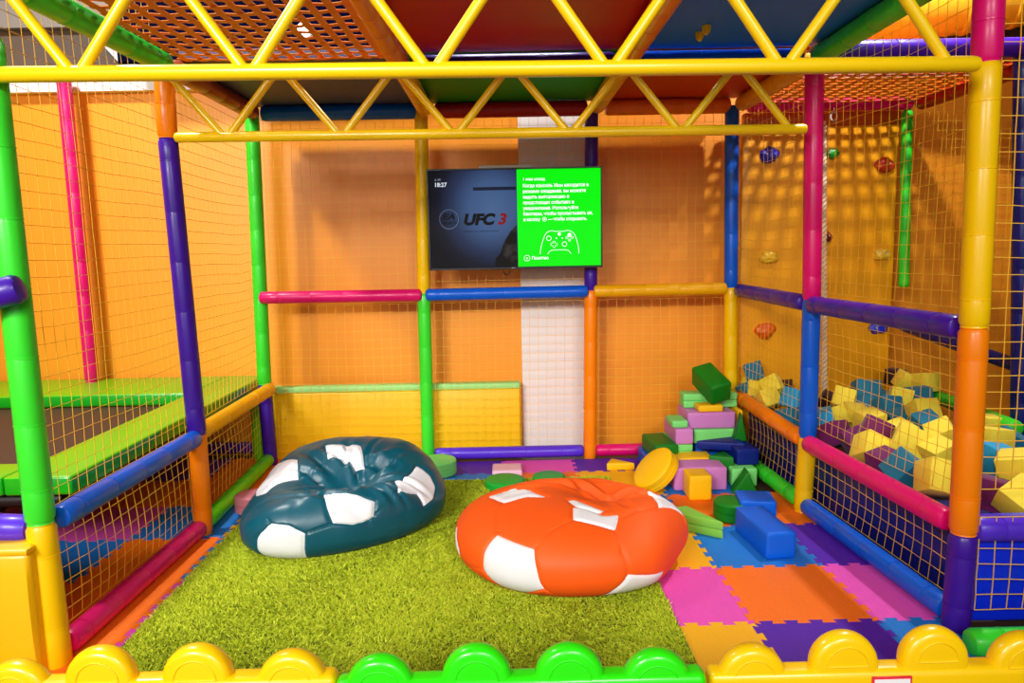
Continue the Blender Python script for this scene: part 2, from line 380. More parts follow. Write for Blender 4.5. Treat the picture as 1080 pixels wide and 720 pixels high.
# ================================================================ puzzle mats
def tooth_edge(a, b, n=5, amp=.0165):
    """interlocking edge from a to b, always evaluated the same way for both neighbours"""
    a, b = Vector(a), Vector(b); d = (b-a)/n; nrm = Vector((-(b-a).y, (b-a).x)).normalized(); P = [a]
    for k in range(n):
        c = a + d*(k+.5); s = 1 if k % 2 == 0 else -1
        w = d.length*.5; u = d.normalized()
        if k == 0: P.append(c - u*w*.80)
        P += [c - u*w*.80 + 0*nrm, c - u*w*1.0 + nrm*amp*s, c + u*w*1.0 + nrm*amp*s, c + u*w*.80]
    P.append(b); Q = []
    for p in P:
        if not Q or (p-Q[-1]).length > 1e-4: Q.append(p)
    return Q
def tooth_edge2(a, b, n=5, amp=.015):
    a, b = Vector(a), Vector(b); L = (b-a).length; u = (b-a)/L; nrm = Vector((-u.y, u.x)); pitch = L/n
    P = [a]
    for k in range(n):                       # one dovetail tab per pitch, on alternate flanks of the grid line
        c = a + u*pitch*(k+.5)
        P += [c - u*pitch*.22 - nrm*amp*.55, c - u*pitch*.30 + nrm*amp, c + u*pitch*.30 + nrm*amp, c + u*pitch*.22 - nrm*amp*.55]
    P.append(b)
    return P
GX0, GY0, TS = .47, -2.34, .5
def tile(i, j, color, label, clip=None, grp='puzzle mats'):
    x0, y0 = GX0 + TS*i, GY0 + TS*j; x1_, y1 = x0+TS, y0+TS
    lo = tooth_edge2((x0,y0),(x1_,y0)); hi = tooth_edge2((x0,y1),(x1_,y1)); le = tooth_edge2((x0,y0),(x0,y1)); ri = tooth_edge2((x1_,y0),(x1_,y1))
    poly = lo + ri[1:] + hi[::-1][1:] + le[::-1][1:-1]
    cx, cy = (x0+x1_)/2, (y0+y1)/2
    if clip:
        cx0, cx1, cy0, cy1 = clip
        poly = [Vector((min(max(p.x, cx0), cx1), min(max(p.y, cy0), cy1))) for p in poly]
        q = []
        for p in poly:
            if not q or (p-q[-1]).length > 1e-5: q.append(p)
        poly = q
    g = .0007
    bm = bmesh.new(); vs = []
    n = len(poly)
    for k, p in enumerate(poly):
        a, b = poly[k-1], poly[(k+1) % n]; t = (b-a).normalized(); nn = Vector((-t.y, t.x))
        p2 = p + nn*g; vs.append(bm.verts.new((p2.x-cx, p2.y-cy, 0)))
    f = bm.faces.new(vs); r_ = bmesh.ops.extrude_face_region(bm, geom=[f])
    for v in r_['geom']:
        if isinstance(v, bmesh.types.BMVert): v.co.z = .012
    o = from_bm('puzzle_mat', bm, tm(color), smooth=False, loc=(cx, cy, .0005))
    return tag(o, label, 'floor mat', grp)
RC = (-9, 1.72, -9, 9)
tile(0,-1,'yellow','yellow foam puzzle mat at the front, beside the lime rug and before the fence')
tile(1,-1,'purple','purple foam puzzle mat right behind the yellow fence')
tile(2,-1,'blue','small blue foam puzzle mat strip before the purple foot of the right post', RC)
tile(0,0,'pink','pink foam puzzle mat between the lime rug and the large orange mat')
tile(1,0,'orange','fully visible orange foam puzzle mat in the front right of the floor')
tile(2,0,'pink','pink foam puzzle mat strip against the blue floor rail', RC)
tile(0,1,'yellow','yellow foam puzzle mat at the right flank of the orange beanbag')
tile(1,1,'blue','blue foam puzzle mat under the long blue block')
tile(2,1,'purple','purple foam puzzle mat strip beside the blue block', RC)
tile(0,2,'blue','blue foam puzzle mat under the right end of the orange beanbag')
tile(1,2,'orange','orange foam puzzle mat under the green cylinder block')
tile(2,2,'orange','orange foam puzzle mat scrap beside the green floor rail', RC)
tile(0,3,'yellow','yellow foam puzzle mat under the leaning yellow disc')
tile(1,3,'blue','blue foam puzzle mat under the lilac and green blocks')
tile(-1,3,'orange','orange foam puzzle mat behind the orange beanbag')
tile(-2,3,'blue','blue foam puzzle mat beside the mint cylinder')
BC = (-9, 9, -9, -.05)
tile(0,4,'purple','purple foam puzzle mat at the back before the pink floor rail', BC)
tile(-1,4,'pink','pink foam puzzle mat at the back under the pale pink slab', BC)
tile(-2,4,'purple','purple foam puzzle mat at the back behind the mint cylinder', BC)
for j in (-1, 0, 1): tile(-5,j,'orange', ['orange foam puzzle mat strip at the front end of the pink floor rail', 'orange foam puzzle mat strip midway along the pink floor rail', 'orange foam puzzle mat strip beside the foot of the orange and purple post'][j+1])
tile(-5,2,'blue','blue foam puzzle mat before the rose pink disc at the left')
tile(-5,3,'orange','orange foam puzzle mat under the lime floor rail left of the teal beanbag')
OC = (-9, 9, -9, WY-.01)
tile(-5,4,'orange','orange foam puzzle mat in the back left corner', OC)
tile(-3,3,'orange','orange foam puzzle mat behind the teal beanbag')
tile(-3,4,'pink','pink foam puzzle mat at the back behind the teal beanbag', BC)
tile(-4,3,'blue','blue foam puzzle mat behind the rose pink disc')
tile(-4,4,'yellow','yellow foam puzzle mat at the back, left of the teal beanbag', BC)
for j, c in ((-1,'pink'), (0,'pink'), (1,'blue'), (2,'yellow')):
    tile(-4,j,c,{-1:'pink foam puzzle mat under the front left corner of the rug',0:'foam puzzle mat under the rug, its pink teeth at the left edge',1:'foam puzzle mat under the rug, its blue teeth at the left edge',2:'yellow foam puzzle mat under the rug before the rose disc'}[j])
# outside, under the trampoline
out = {(-6,0):'orange', (-6,1):'blue', (-6,2):'pink', (-6,3):'orange', (-7,2):'pink', (-6,4):'purple', (-7,3):'orange', (-7,1):'orange'}
where = {(-6,0):'in the second row, at the front', (-6,1):'in the second row', (-6,2):'in the second row', (-6,3):'in the second row, toward the wall', (-7,2):'in the third row',
         (-6,4):'in the second row at the back wall', (-7,3):'in the third row, toward the wall', (-7,1):'in the third row, nearer the front'}
for (i, j), c in out.items():
    tile(i, j, c, '%s foam puzzle mat outside the left net, %s' % (c, where[(i,j)]), OC, 'puzzle mats outside the left net')

# ================================================================ rug
RUGC = (138, 158, 22)
rx0, rx1, ry0, ry1 = -1.50, .665, -2.95, -.50
rug = boxm('shaggy_rug', (0,0,.006), (rx1-rx0, ry1-ry0, .012), mat('rug_backing', (70,90,14), .9), None, .004)
rug.location = ((rx0+rx1)/2, (ry0+ry1)/2, .0135)
tag(rug, 'lime green shaggy rug lying under the two beanbags', 'rug')
n = 210000; W, D = rx1-rx0, ry1-ry0
bx = rng.uniform(-W/2+.004, W/2-.004, n); by = rng.uniform(-D/2+.004, D/2-.004, n)
_k = np.ones(n, bool)
for ex_, ey_, ea_, eb_ in ((-.885,-1.235,.40,.33), (.30,-1.695,.40,.33)):      # no tufts where the bags press the rug flat
    _k &= ((bx+(rx0+rx1)/2-ex_)/ea_)**2 + ((by+(ry0+ry1)/2-ey_)/eb_)**2 > 1
bx, by = bx[_k], by[_k]; n = len(bx)
# pile leans in slowly changing directions
fx = np.sin(bx*3.1+1.3)+np.sin(by*4.3+bx*1.7)+.6*np.sin(by*11+bx*9); fy = np.cos(by*2.7+.4)+np.sin(bx*5.1-by*2.2)+.6*np.cos(by*10-bx*12)
cl = rng.normal(0, 1.3, (n, 2)); ln = rng.uniform(.010, .018, n)
lx = (.28*fx + .55*cl[:,0])*.012; ly = (.28*fy + .55*cl[:,1])*.012 - .003
an = rng.uniform(0, PI, n); wd = rng.uniform(.0018, .0036, n); ux, uy = np.cos(an)*wd, np.sin(an)*wd
V = np.empty((n, 5, 3), np.float32)
V[:,0] = np.stack([bx-ux, by-uy, np.full(n, .010)], 1); V[:,1] = np.stack([bx+ux, by+uy, np.full(n, .010)], 1)
V[:,2] = np.stack([bx-ux*.8+lx*.4, by-uy*.8+ly*.4, .010+ln*.6], 1); V[:,3] = np.stack([bx+ux*.8+lx*.4, by+uy*.8+ly*.4, .010+ln*.6], 1)
V[:,4] = np.stack([bx+lx*1.5, by+ly*1.5, .010+ln], 1)
base = np.arange(n)*5
F4 = np.stack([base, base+1, base+3, base+2], 1); F3 = np.stack([base+2, base+3, base+4], 1)
me = bpy.data.meshes.new('rug_pile'); me.vertices.add(n*5); me.vertices.foreach_set('co', V.ravel())
li = np.concatenate([F4.ravel(), F3.ravel()]); me.loops.add(len(li)); me.loops.foreach_set('vertex_index', li)
st = np.concatenate([np.arange(n)*4, n*4 + np.arange(n)*3]); me.polygons.add(2*n); me.polygons.foreach_set('loop_start', st)
me.polygons.foreach_set('loop_total', np.concatenate([np.full(n,4), np.full(n,3)])); me.update(calc_edges=True); me.validate()
pile = link('rug_pile', me, mat('rug_pile_yarn', (172,190,22), .9, spec=.1), rug, smooth=False); pile['kind'] = 'stuff'
# yarn colour varies from tuft to tuft
mm = MATS['rug_pile_yarn']; nt = mm.node_tree; b = nt.nodes['Principled BSDF']
g = nt.nodes.new('ShaderNodeNewGeometry'); rp = nt.nodes.new('ShaderNodeValToRGB')
rp.color_ramp.elements[0].color = lin((160,180,10)); rp.color_ramp.elements[1].color = lin((222,232,70))
nt.links.new(g.outputs['Random Per Island'], rp.inputs['Fac']); nt.links.new(rp.outputs['Color'], b.inputs['Base Color'])

# ================================================================ beanbags
_ico = None
def ico_dirs():
    global _ico
    if _ico is None:
        bm = bmesh.new(); bmesh.ops.create_icosphere(bm, subdivisions=7, radius=1); bm.verts.ensure_lookup_table()
        _ico = (np.array([v.co[:] for v in bm.verts]), [tuple(v.index for v in f.verts) for f in bm.faces]); bm.free()
    return _ico
def sstep(a, b, x): t = np.clip((x-a)/(b-a), 0, 1); return t*t*(3-2*t)
def seg_dist(P, a, b):
    a, b = np.array(a), np.array(b); ab = b-a; t = np.clip(((P-a)@ab)/(ab@ab), 0, 1)
    return np.linalg.norm(P - (a + t[:,None]*ab), axis=1), t
def poly_field(D, poly):
    """signed distance (positive inside) of unit directions D to a polygon of directions, in the tangent plane at its middle"""
    poly = np.array(poly, float); poly /= np.linalg.norm(poly, axis=1)[:,None]; c = poly.mean(0); c /= np.linalg.norm(c)
    a = np.cross(c, [0,0,1.0] if abs(c[2]) < .9 else [0,1.0,0]); a /= np.linalg.norm(a); b = np.cross(c, a)
    def pj(Q): w = np.maximum(Q@c, .05); return np.stack([Q@a/w, Q@b/w], 1)
    q = pj(D); p = pj(poly); d = np.full(len(q), 9.0); ins = np.zeros(len(q), bool)
    for k in range(len(p)):
        e0, e1 = p[k], p[(k+1) % len(p)]; d = np.minimum(d, seg_dist(q, e0, e1)[0])
        cr = ((e0[1] > q[:,1]) != (e1[1] > q[:,1])) & (q[:,0] < (e1[0]-e0[0])*(q[:,1]-e0[1])/(e1[1]-e0[1]+1e-12) + e0[0]); ins ^= cr
    return np.where((D@c) > .15, np.where(ins, d, -d), -9)
def beanbag(name, loc, shape, patches, seams, colA, colB, label, rough):
    D, F = ico_dirs(); P = shape(D.copy())
    sf = np.full(len(D), -9.0); sd = np.full(len(D), 9.0)
    for pl in patches:
        f = poly_field(D, pl); sf = np.maximum(sf, f); sd = np.minimum(sd, np.abs(f))
    for a, b in seams:
        a = np.array(a, float); b = np.array(b, float); d, _ = seg_dist(D, a/np.linalg.norm(a), b/np.linalg.norm(b)); sd = np.minimum(sd, d)
    P -= D * (.0090*np.exp(-(sd/.018)**2) * sstep(.0,.06,P[:,2]))[:,None]
    P[:,2] = np.maximum(P[:,2], 0)
    o = from_py(name, P, F, mat('fabric_'+name+'_'+str(colA[0]), colA, rough, .12, 160), None, True, loc)
    m = o.data.materials[0]; nt = m.node_tree; b = nt.nodes['Principled BSDF']
    at_ = o.data.attributes.new('patch', 'FLOAT', 'POINT'); at_.data.foreach_set('value', sf.astype(np.float32))
    an = nt.nodes.new('ShaderNodeAttribute'); an.attribute_name = 'patch'
    gt = nt.nodes.new('ShaderNodeMath'); gt.operation = 'GREATER_THAN'; gt.inputs[1].default_value = 0
    mx = nt.nodes.new('ShaderNodeMix'); mx.data_type = 'RGBA'; mx.inputs['A'].default_value = lin(colA); mx.inputs['B'].default_value = lin(colB)
    nt.links.new(an.outputs['Fac'], gt.inputs[0]); nt.links.new(gt.outputs[0], mx.inputs['Factor']); nt.links.new(mx.outputs['Result'], b.inputs['Base Color'])
    return tag(o, label, 'beanbag')
def nz(P, f, s=0.0):
    x, y, z = P[:,0]*f+s, P[:,1]*f+s*1.7, P[:,2]*f-s
    return (np.sin(x+1.3*np.sin(y*.9+.5))+np.sin(y*1.2+1.1*np.sin(z*1.1))+np.sin(z*.9+x*.7+1.4*np.sin(x*1.3-y)))/3
def folds(P, lines):
    """lines: (x0,y0,x1,y1,width,depth) furrows seen from above; returns height change"""
    h = np.zeros(len(P))
    for x0, y0, x1_, y1, w, dp in lines:
        d, t = seg_dist(P[:,:2], (x0,y0), (x1_,y1)); e = np.sin(PI*np.clip(t*.86+.07, 0, 1))
        h -= dp*e*np.exp(-(d/w)**2); h += .55*dp*e*(np.exp(-((d-1.9*w)/w)**2))
    return h
def shape_teal(D):
    ex = lambda v, p: np.sign(v)*np.abs(v)**p
    P = np.stack([.520*ex(D[:,0],.92), .47*ex(D[:,1],.88), .205*ex(D[:,2],.80)+.12], 1)
    top = sstep(-.1, .45, D[:,2])
    P[:,2] += top*(.125*sstep(-.2,.40,P[:,1]) - .07*sstep(.22,.55,P[:,0]) - .05*sstep(.3,.55,-P[:,0]))
    # seat dent in front of the raised back, and the rolled front lip
    P[:,2] -= top*.13*np.exp(-(((P[:,0]-.02)/.20)**2 + ((P[:,1]+.10)/.17)**2))
    P[:,2] += top*.04*np.exp(-(((P[:,0]+.0)/.36)**2 + ((P[:,1]+.36)/.09)**2))
    P[:,1] += .30*P[:,0] * sstep(.25,-.45,P[:,1]) + .05*P[:,0]
    L = []
    for k in range(15):
        a = 2*PI*k/15 + .25*math.sin(k*2.1); r0_, r1_ = .13+.03*math.sin(k*1.7), .34+.07*math.cos(k*2.3)
        L.append((.02+r0_*math.cos(a), -.08+r0_*math.sin(a)*.9, .02+r1_*math.cos(a+.14*math.sin(k)), -.08+r1_*math.sin(a+.14*math.sin(k))*.9, .018+.007*math.sin(k*1.3), .015+.006*math.cos(k*3.1)))
    L += [(-.38,-.33,.30,-.42,.022,.014), (-.30,-.02,-.08,-.12,.02,.02), (.0,.12,.06,-.02,.018,.032), (.06,.06,.26,.04,.022,.026), (-.16,.14,.02,.05,.02,.028), (-.2,-.2,-.02,-.36,.016,.012), (.1,-.2,.33,-.3,.018,.015)]
    P[:,2] += top*folds(P, L)
    P += D*(.006*nz(P, 13, 2) + .0025*nz(P, 37, 5))[:,None]*sstep(0,.08,P[:,2])[:,None]
    P[:,2] -= P[:,2].min()*0; return np.where(P[:,2:3] < 0.0, P*np.array([1,1,0]), P)
def shape_orange(D):
    ex = lambda v, p: np.sign(v)*np.abs(v)**p
    P = np.stack([.555*ex(D[:,0],.95), .49*ex(D[:,1],.92), .195*ex(D[:,2],.80)+.125], 1)
    P[:,1] += .12*sstep(.3,.56,P[:,0])*sstep(.1,-.3,P[:,1])
    top = sstep(-.05, .5, D[:,2])
    P[:,2] -= top*.085*np.exp(-(((P[:,0]-.17)/.15)**2 + ((P[:,1]-.08)/.15)**2))
    P[:,2] += top*.02*np.exp(-(((P[:,0]-.3)/.16)**2 + ((P[:,1]+.10)/.18)**2))
    L = [(.02,.26,.20,.03,.022,.04), (.18,.05,.40,.18,.024,.035), (.15,.02,.05,-.05,.02,.018), (-.2,.22,.10,.14,.03,.024), (.20,.0,.24,-.16,.02,.016), (-.35,.10,-.1,.12,.025,.016), (.1,.3,.3,.32,.025,.02), (.28,.1,.44,.04,.02,.014)]
    P[:,2] += top*folds(P, L)
    P += D*(.005*nz(P, 9, 4) + .0012*nz(P, 31, 1))[:,None]*sstep(0,.08,P[:,2])[:,None]
    return np.where(P[:,2:3] < 0.0, P*np.array([1,1,0]), P)
# panels and seams of the two footballs, as directions from each bag's middle
TEAL_P=[[(-0.292,0.379,0.878),(0.051,0.333,0.942),(0.143,0.006,0.99),(-0.022,0.127,0.992),(-0.212,0.112,0.971)],[(-0.817,0.358,0.453),(-0.536,0.138,0.833),(-0.417,-0.152,0.896),(-0.585,-0.163,0.795),(-0.731,-0.218,0.647),(-0.949,0.02,0.314),(-0.915,0.19,0.357)],[(-0.485,-0.839,0.245),(-0.321,-0.921,0.22),(-0.182,-0.981,0.063),(-0.198,-0.84,-0.506),(-0.389,-0.778,-0.494),(-0.6,-0.652,-0.463),(-0.642,-0.735,-0.218),(-0.634,-0.773,-0.001)],[(-0.069,-0.706,0.705),(0.186,-0.807,0.56),(0.36,-0.846,0.394),(0.354,-0.925,0.139),(0.271,-0.956,0.111),(0.174,-0.981,0.091),(0.026,-0.984,0.176)],[(0.498,-0.364,0.787),(0.687,0.084,0.722),(0.829,0.047,0.557),(0.902,-0.063,0.428),(0.896,-0.247,0.368),(0.797,-0.592,0.117),(0.728,-0.474,0.495),(0.556,-0.637,0.534)]]
TEAL_S=[((-0.949,0.02,0.314),(-0.703,-0.238,0.67)),((-0.703,-0.238,0.67),(-0.508,-0.815,0.278)),((-0.182,-0.981,0.063),(0.026,-0.984,0.176)),((-0.417,-0.152,0.896),(-0.224,0.113,0.968)),((0.299,-0.95,0.093),(0.397,-0.816,-0.42)),((0.797,-0.592,0.117),(0.766,-0.395,-0.507)),((-0.198,-0.84,-0.506),(0.115,-0.847,-0.52)),((0.137,0.016,0.99),(0.498,-0.364,0.787)),((0.366,-0.915,0.17),(0.556,-0.637,0.534))]
OR_P=[[(-0.628,-0.578,0.52),(-0.337,-0.844,0.416),(-0.271,-0.925,-0.266),(-0.417,-0.755,-0.506),(-0.585,-0.677,-0.446),(-0.749,-0.655,-0.099)],[(0.328,-0.945,-0.01),(0.654,-0.738,-0.166),(0.575,-0.687,-0.443),(0.356,-0.747,-0.562),(0.208,-0.798,-0.565),(0.132,-0.817,-0.561)],[(-0.01,-0.31,0.951),(0.099,-0.362,0.927),(0.199,-0.471,0.859),(0.325,-0.462,0.826),(0.265,-0.69,0.674),(0.144,-0.629,0.764),(-0.027,-0.541,0.84)],[(0.681,0.21,0.702),(0.818,0.271,0.508),(0.931,0.07,0.358),(0.95,-0.256,0.176),(0.943,-0.107,0.316),(0.835,-0.141,0.532),(0.705,-0.25,0.663)],[(-0.714,0.188,0.675),(-0.464,0.267,0.844),(-0.195,-0.072,0.978),(-0.362,-0.029,0.932),(-0.559,-0.081,0.826)],[(-0.038,-0.141,0.989),(0.019,-0.125,0.992),(0.179,-0.338,0.924),(0.22,-0.379,0.899),(0.183,-0.431,0.884),(0.006,-0.299,0.954)],[(-0.992,0.01,0.123),(-0.982,-0.049,0.183),(-0.963,-0.266,-0.028),(-0.922,-0.283,-0.266),(-0.951,-0.239,-0.196)]]
OR_S=[((-0.628,-0.578,0.52),(-0.622,-0.353,0.699)),((-0.622,-0.353,0.699),(-0.571,-0.062,0.818)),((-0.337,-0.844,0.416),(-0.201,-0.685,0.7)),((-0.201,-0.685,0.7),(-0.027,-0.541,0.84)),((0.328,-0.945,-0.01),(0.29,-0.89,0.353)),((0.29,-0.89,0.353),(0.265,-0.69,0.674)),((-0.271,-0.925,-0.266),(-0.059,-0.824,-0.563)),((-0.059,-0.824,-0.563),(0.132,-0.817,-0.561)),((-0.749,-0.655,-0.099),(-0.928,-0.276,-0.249)),((0.313,-0.526,0.791),(0.485,-0.379,0.788)),((0.485,-0.379,0.788),(0.705,-0.25,0.663)),((0.654,-0.738,-0.166),(0.881,-0.397,-0.257)),((0.881,-0.397,-0.257),(0.919,-0.393,0.014))]
TEAL_P+=[[(-0.248,0.94,0.235),(-0.404,0.787,0.467),(-0.64,0.697,0.323),(-0.676,0.737,0.028),(-0.455,0.887,-0.083)],[(0.724,0.688,0.043),(0.595,0.744,0.304),(0.354,0.901,0.249),(0.362,0.922,-0.14),(0.61,0.762,-0.217)]]
OR_P+=[[(-0.325,0.939,0.117),(-0.469,0.806,0.362),(-0.676,0.701,0.228),(-0.693,0.719,-0.054),(-0.496,0.852,-0.17)],[(0.644,0.76,0.089),(0.501,0.798,0.336),(0.252,0.926,0.282),(0.262,0.963,-0.067),(0.525,0.837,-0.155)]]

teal = beanbag('teal_beanbag', (-.868,-1.24,.040), shape_teal, TEAL_P, TEAL_S, (0,80,98), (236,238,244), 'dark teal and white football beanbag on the left of the rug', .36)
orange = beanbag('orange_beanbag', (.30,-1.735,.040), shape_orange, OR_P, OR_S, (255,92,4), (240,240,244), 'orange and white football beanbag on the right of the rug', .62)
# ================================================================ foam blocks
GB = 'foam building blocks'
def seam_line(bm_o, s, m, root): pass
def block(color, c, s, label, rz=0, rot=None, bev=.012, split=0, group=GB):
    """soft vinyl block, centre of its base c, size s; split adds the stitched seam round its middle"""
    bm = bmesh.new(); rt = rot if rot is not None else Matrix.Rotation(rz, 3, 'Z')
    bv = min(bev, min(s)*.3)
    if split:
        for k in (0, 1): add_box(bm, Vector((0,0,s[2]*(.25+.5*k))), (s[0], s[1], s[2]*.5-.0005), bv*.8, 3)
    else: add_box(bm, Vector((0,0,s[2]/2)), s, bv, 3)
    bmesh.ops.subdivide_edges(bm, edges=[e for e in bm.edges if e.calc_length() > .05], cuts=3, use_grid_fill=True)
    sd = random.random()*40
    for v in bm.verts:
        v.co += Vector(noise.noise_vector(v.co*7 + Vector((sd,0,0))))*.0022
    bmesh.ops.transform(bm, matrix=rt.to_4x4(), verts=bm.verts)
    return tag(from_bm('foam_block', bm, fo(color), loc=c), label, 'foam block', group)
def px_block(color, u0, v0, u1, v1, Yf, depth, label, rz=0, zb=None, zt=None, split=0):
    um, vm = (u0+u1)/2, (v0+v1)/2
    xa, xb = at(u0, vm, 'y', Yf).x, at(u1, vm, 'y', Yf).x
    z1 = at(um, v0, 'y', Yf).z if zt is None else zt; z0 = at(um, v1, 'y', Yf).z if zb is None else zb
    return block(color, ((xa+xb)/2, Yf+depth/2, z0), (xb-xa, depth, z1-z0), label, rz, split=split)
def prism(color, tri, depth, c, label, rz=0, flat=False, bev=.009, split=0):
    """triangular block: tri = three (a,b) points; standing (a=x,b=z, depth along y) or lying flat (a=x,b=y, depth up)"""
    def mk(z0, z1):
        vs = []
        for d in (z0, z1): vs.append([bm.verts.new((a, b, d) if flat else (a, d, b)) for a, b in tri])
        bm.faces.new(vs[0]); bm.faces.new(vs[1][::-1])
        for k in range(3): bm.faces.new((vs[0][k], vs[0][(k+1) % 3], vs[1][(k+1) % 3], vs[1][k]))
    bm = bmesh.new(); bev = .004 if split else bev
    if split: mk(0, depth/2-.0005); mk(depth/2+.0005, depth)
    else: mk(0, depth)
    bmesh.ops.recalc_face_normals(bm, faces=bm.faces)
    bmesh.ops.bevel(bm, geom=bm.edges[:], offset=bev, segments=3, affect='EDGES', profile=.5)
    bmesh.ops.transform(bm, matrix=Matrix.Rotation(rz, 4, 'Z'), verts=bm.verts)
    return tag(from_bm('foam_wedge', bm, fo(color), loc=c), label, 'foam block', GB)
def disc(color, c, r, h, label, rot=None, groove=True):
    pr = [(0,r*.2),(0,r-.014),(.003,r-.006),(.010,r)]
    if groove: pr += [(h*.5-.006,r),(h*.5-.002,r-.006),(h*.5+.002,r-.006),(h*.5+.006,r)]
    pr += [(h-.010,r),(h-.003,r-.006),(h,r-.014),(h+.001,r*.2)]
    bm = bmesh.new(); add_lathe(bm, (0,0,0), (0,0,1), pr, 48)
    if rot is not None: bmesh.ops.transform(bm, matrix=rot.to_4x4(), verts=bm.verts)
    return tag(from_bm('foam_disc', bm, fo(color), loc=c), label, 'foam block', GB)
TZ = .0128
# the leaning stack in the corner, bottom up
block('blue', (1.075,-.26,TZ), (.30,.30,.108), 'blue foam block on the floor under the dark green and mint blocks')
block('blue', (1.40,-.215,TZ), (.27,.30,.180), 'blue foam block under the wide mint block, behind the navy wedge')
px_block('mint', 704, 463, 731, 478, -.44, .33, 'thin mint foam slab under the left lilac block', zb=.122, zt=.215, split=1)
px_block('lilac', 713, 452, 731.5, 468, -.45, .36, 'lilac foam block on the left of the stack, carrying a small mint slab', zb=.216, zt=.318)
px_block('mint', 709, 442, 726, 450, -.42, .19, 'small mint foam slab on top of the left lilac block', zb=.319, zt=.368)
px_block('mint', 732, 452, 781, 468, -.365, .30, 'wide mint foam block in the middle of the stack', zb=.194, zt=.292)
px_block('lilac', 725.5, 431, 776, 451, -.35, .29, 'long lilac foam block near the top of the stack', zb=.293, zt=.404)
block('yellow', (1.585,-.20,.293), (.035,.22,.112), 'narrow yellow foam block beside the long lilac block at the net')
px_block('yellow', 737, 424, 763, 435, -.34, .12, 'thin yellow foam block under the tilted dark green block', zb=.405, zt=.452)
px_block('mint', 721, 412, 778, 432, -.21, .13, 'mint foam board lying across the top of the stack', zb=.405, zt=.505, split=1)
# tilted dark green block on top
near, far = at(761, 418, 'y', -.37), at(741, 397, 'y', -.155)
ax = (far-near).normalized(); side_ = Vector((ax.y,-ax.x,0)).normalized(); upv = side_.cross(ax).normalized()
R = Matrix((side_, ax, upv)).transposed()
R = R @ Matrix.Rotation(math.radians(-14), 3, 'Y')
cen = near + ax*.135 - R @ Vector((0,0,.07)) + Vector((0,0,.012))
block('dgreen', cen, (.150,.27,.150), 'dark green foam block tilted on the very top of the stack', rot=R, bev=.016)
block('dgreen', (1.03,-.33,.122), (.155,.32,.105), 'dark green foam block at the left end of the stack, behind the yellow disc', rz=.10, split=0)
block('yellow', (1.19,-.50,TZ), (.27,.165,.150), 'yellow foam block behind the front lilac block')
prism('dgreen', [(-.06,0),(.085,-.06),(.07,.10)], .10, (1.345,-.60,.085), 'small dark green foam wedge under the flat navy wedge', flat=True)
block('dgreen', (1.40,-.52,TZ), (.14,.16,.070), 'dark green foam slab beneath the small green wedge') if False else None
prism('navy', [(-.16,.02),(.13,-.075),(.14,.12)], .058, (1.395,-.50,.192), 'flat navy foam wedge lying across the front of the stack', flat=True)
px_block('mint', 772, 492, 799, 519, -.72, .30, 'mint foam block on the floor under the navy block', zb=TZ, zt=.128)
block('navy', (1.515,-.50,.1285), (.145,.30,.105), 'navy foam block resting on the mint block by the net', rz=.06)
prism('dgreen', [(-.045,0),(.04,0),(.004,.185)], .10, (1.535,-.47,.2345), 'tall dark green foam wedge standing on the navy block by the net', rz=-.15)
# front of the pile
px_block('lilac', 711, 492, 767, 519, -.775, .19, 'lilac foam block on the floor behind the yellow cube', zb=TZ, zt=.158)
block('yellow', (1.142,-.865,TZ), (.134,.165,.150), 'yellow foam cube on the floor in front of the lilac block')
prism('dgreen', [(-.075,0),(.078,0),(.015,.145)], .11, (1.435,-.865,TZ), 'dark green triangular foam wedge on the floor before the mint block', rz=-.12)
rotd = Matrix.Rotation(math.radians(38), 3, 'Y').transposed() @ Matrix.Rotation(math.radians(0), 3, 'X')
ddir = Vector((-.70,-.17,.69)).normalized()
q = Vector((0,0,1)).rotation_difference(ddir).to_matrix()
disc('yellow', at(691,495,'y',-.70) - ddir*.05, .152, .085, 'large yellow foam disc leaning against the stack', rot=q)
prism('yellow', [(-.095,-.05),(.10,-.05),(-.045,.075)], .052, (.765,-.285,TZ), 'yellow foam wedge lying before the pink floor rail', flat=True)
prism('lime', [(-.16,.09),(.125,-.115),(.0,.14)], .09, (.975,-1.40,TZ), 'light green foam wedge lying beside the orange beanbag', flat=True, split=1)
disc('dgreen', (1.232,-1.235,TZ), .098, .105, 'dark green foam cylinder on the floor in front of the yellow cube')
block('lilac', (1.425,-1.00,TZ), (.14,.10,.045), 'small lilac foam slab on the floor behind the blue blocks', rz=.5)
block('blue', (1.36,-1.24,TZ), (.19,.18,.130), 'blue foam block behind the long blue block', rz=-.15)
block('blue', (1.285,-1.585,TZ), (.150,.37,.135), 'long blue foam block lying on the floor, nearest of the blocks', rz=.09, bev=.014)
# left and back
disc('mint', (-.475,-.315,TZ), .128, .105, 'mint foam cylinder on the floor beside the teal beanbag')
px_block('pale', 519, 493, 551, 505, -.42, .17, 'pale pink foam slab on the floor at the back', zb=TZ, zt=.058)
disc('green', (-.02,-.64,TZ), .128, .062, 'green foam disc on the floor behind the left end of the orange beanbag', groove=False)
disc('green', (.265,-.545,TZ), .105, .050, 'smaller green foam disc mostly hidden behind the middle of the orange beanbag', groove=False)
disc('rose', (-1.485,-1.02,.042), .092, .105, 'rose pink two-layer foam disc at the left of the teal beanbag')

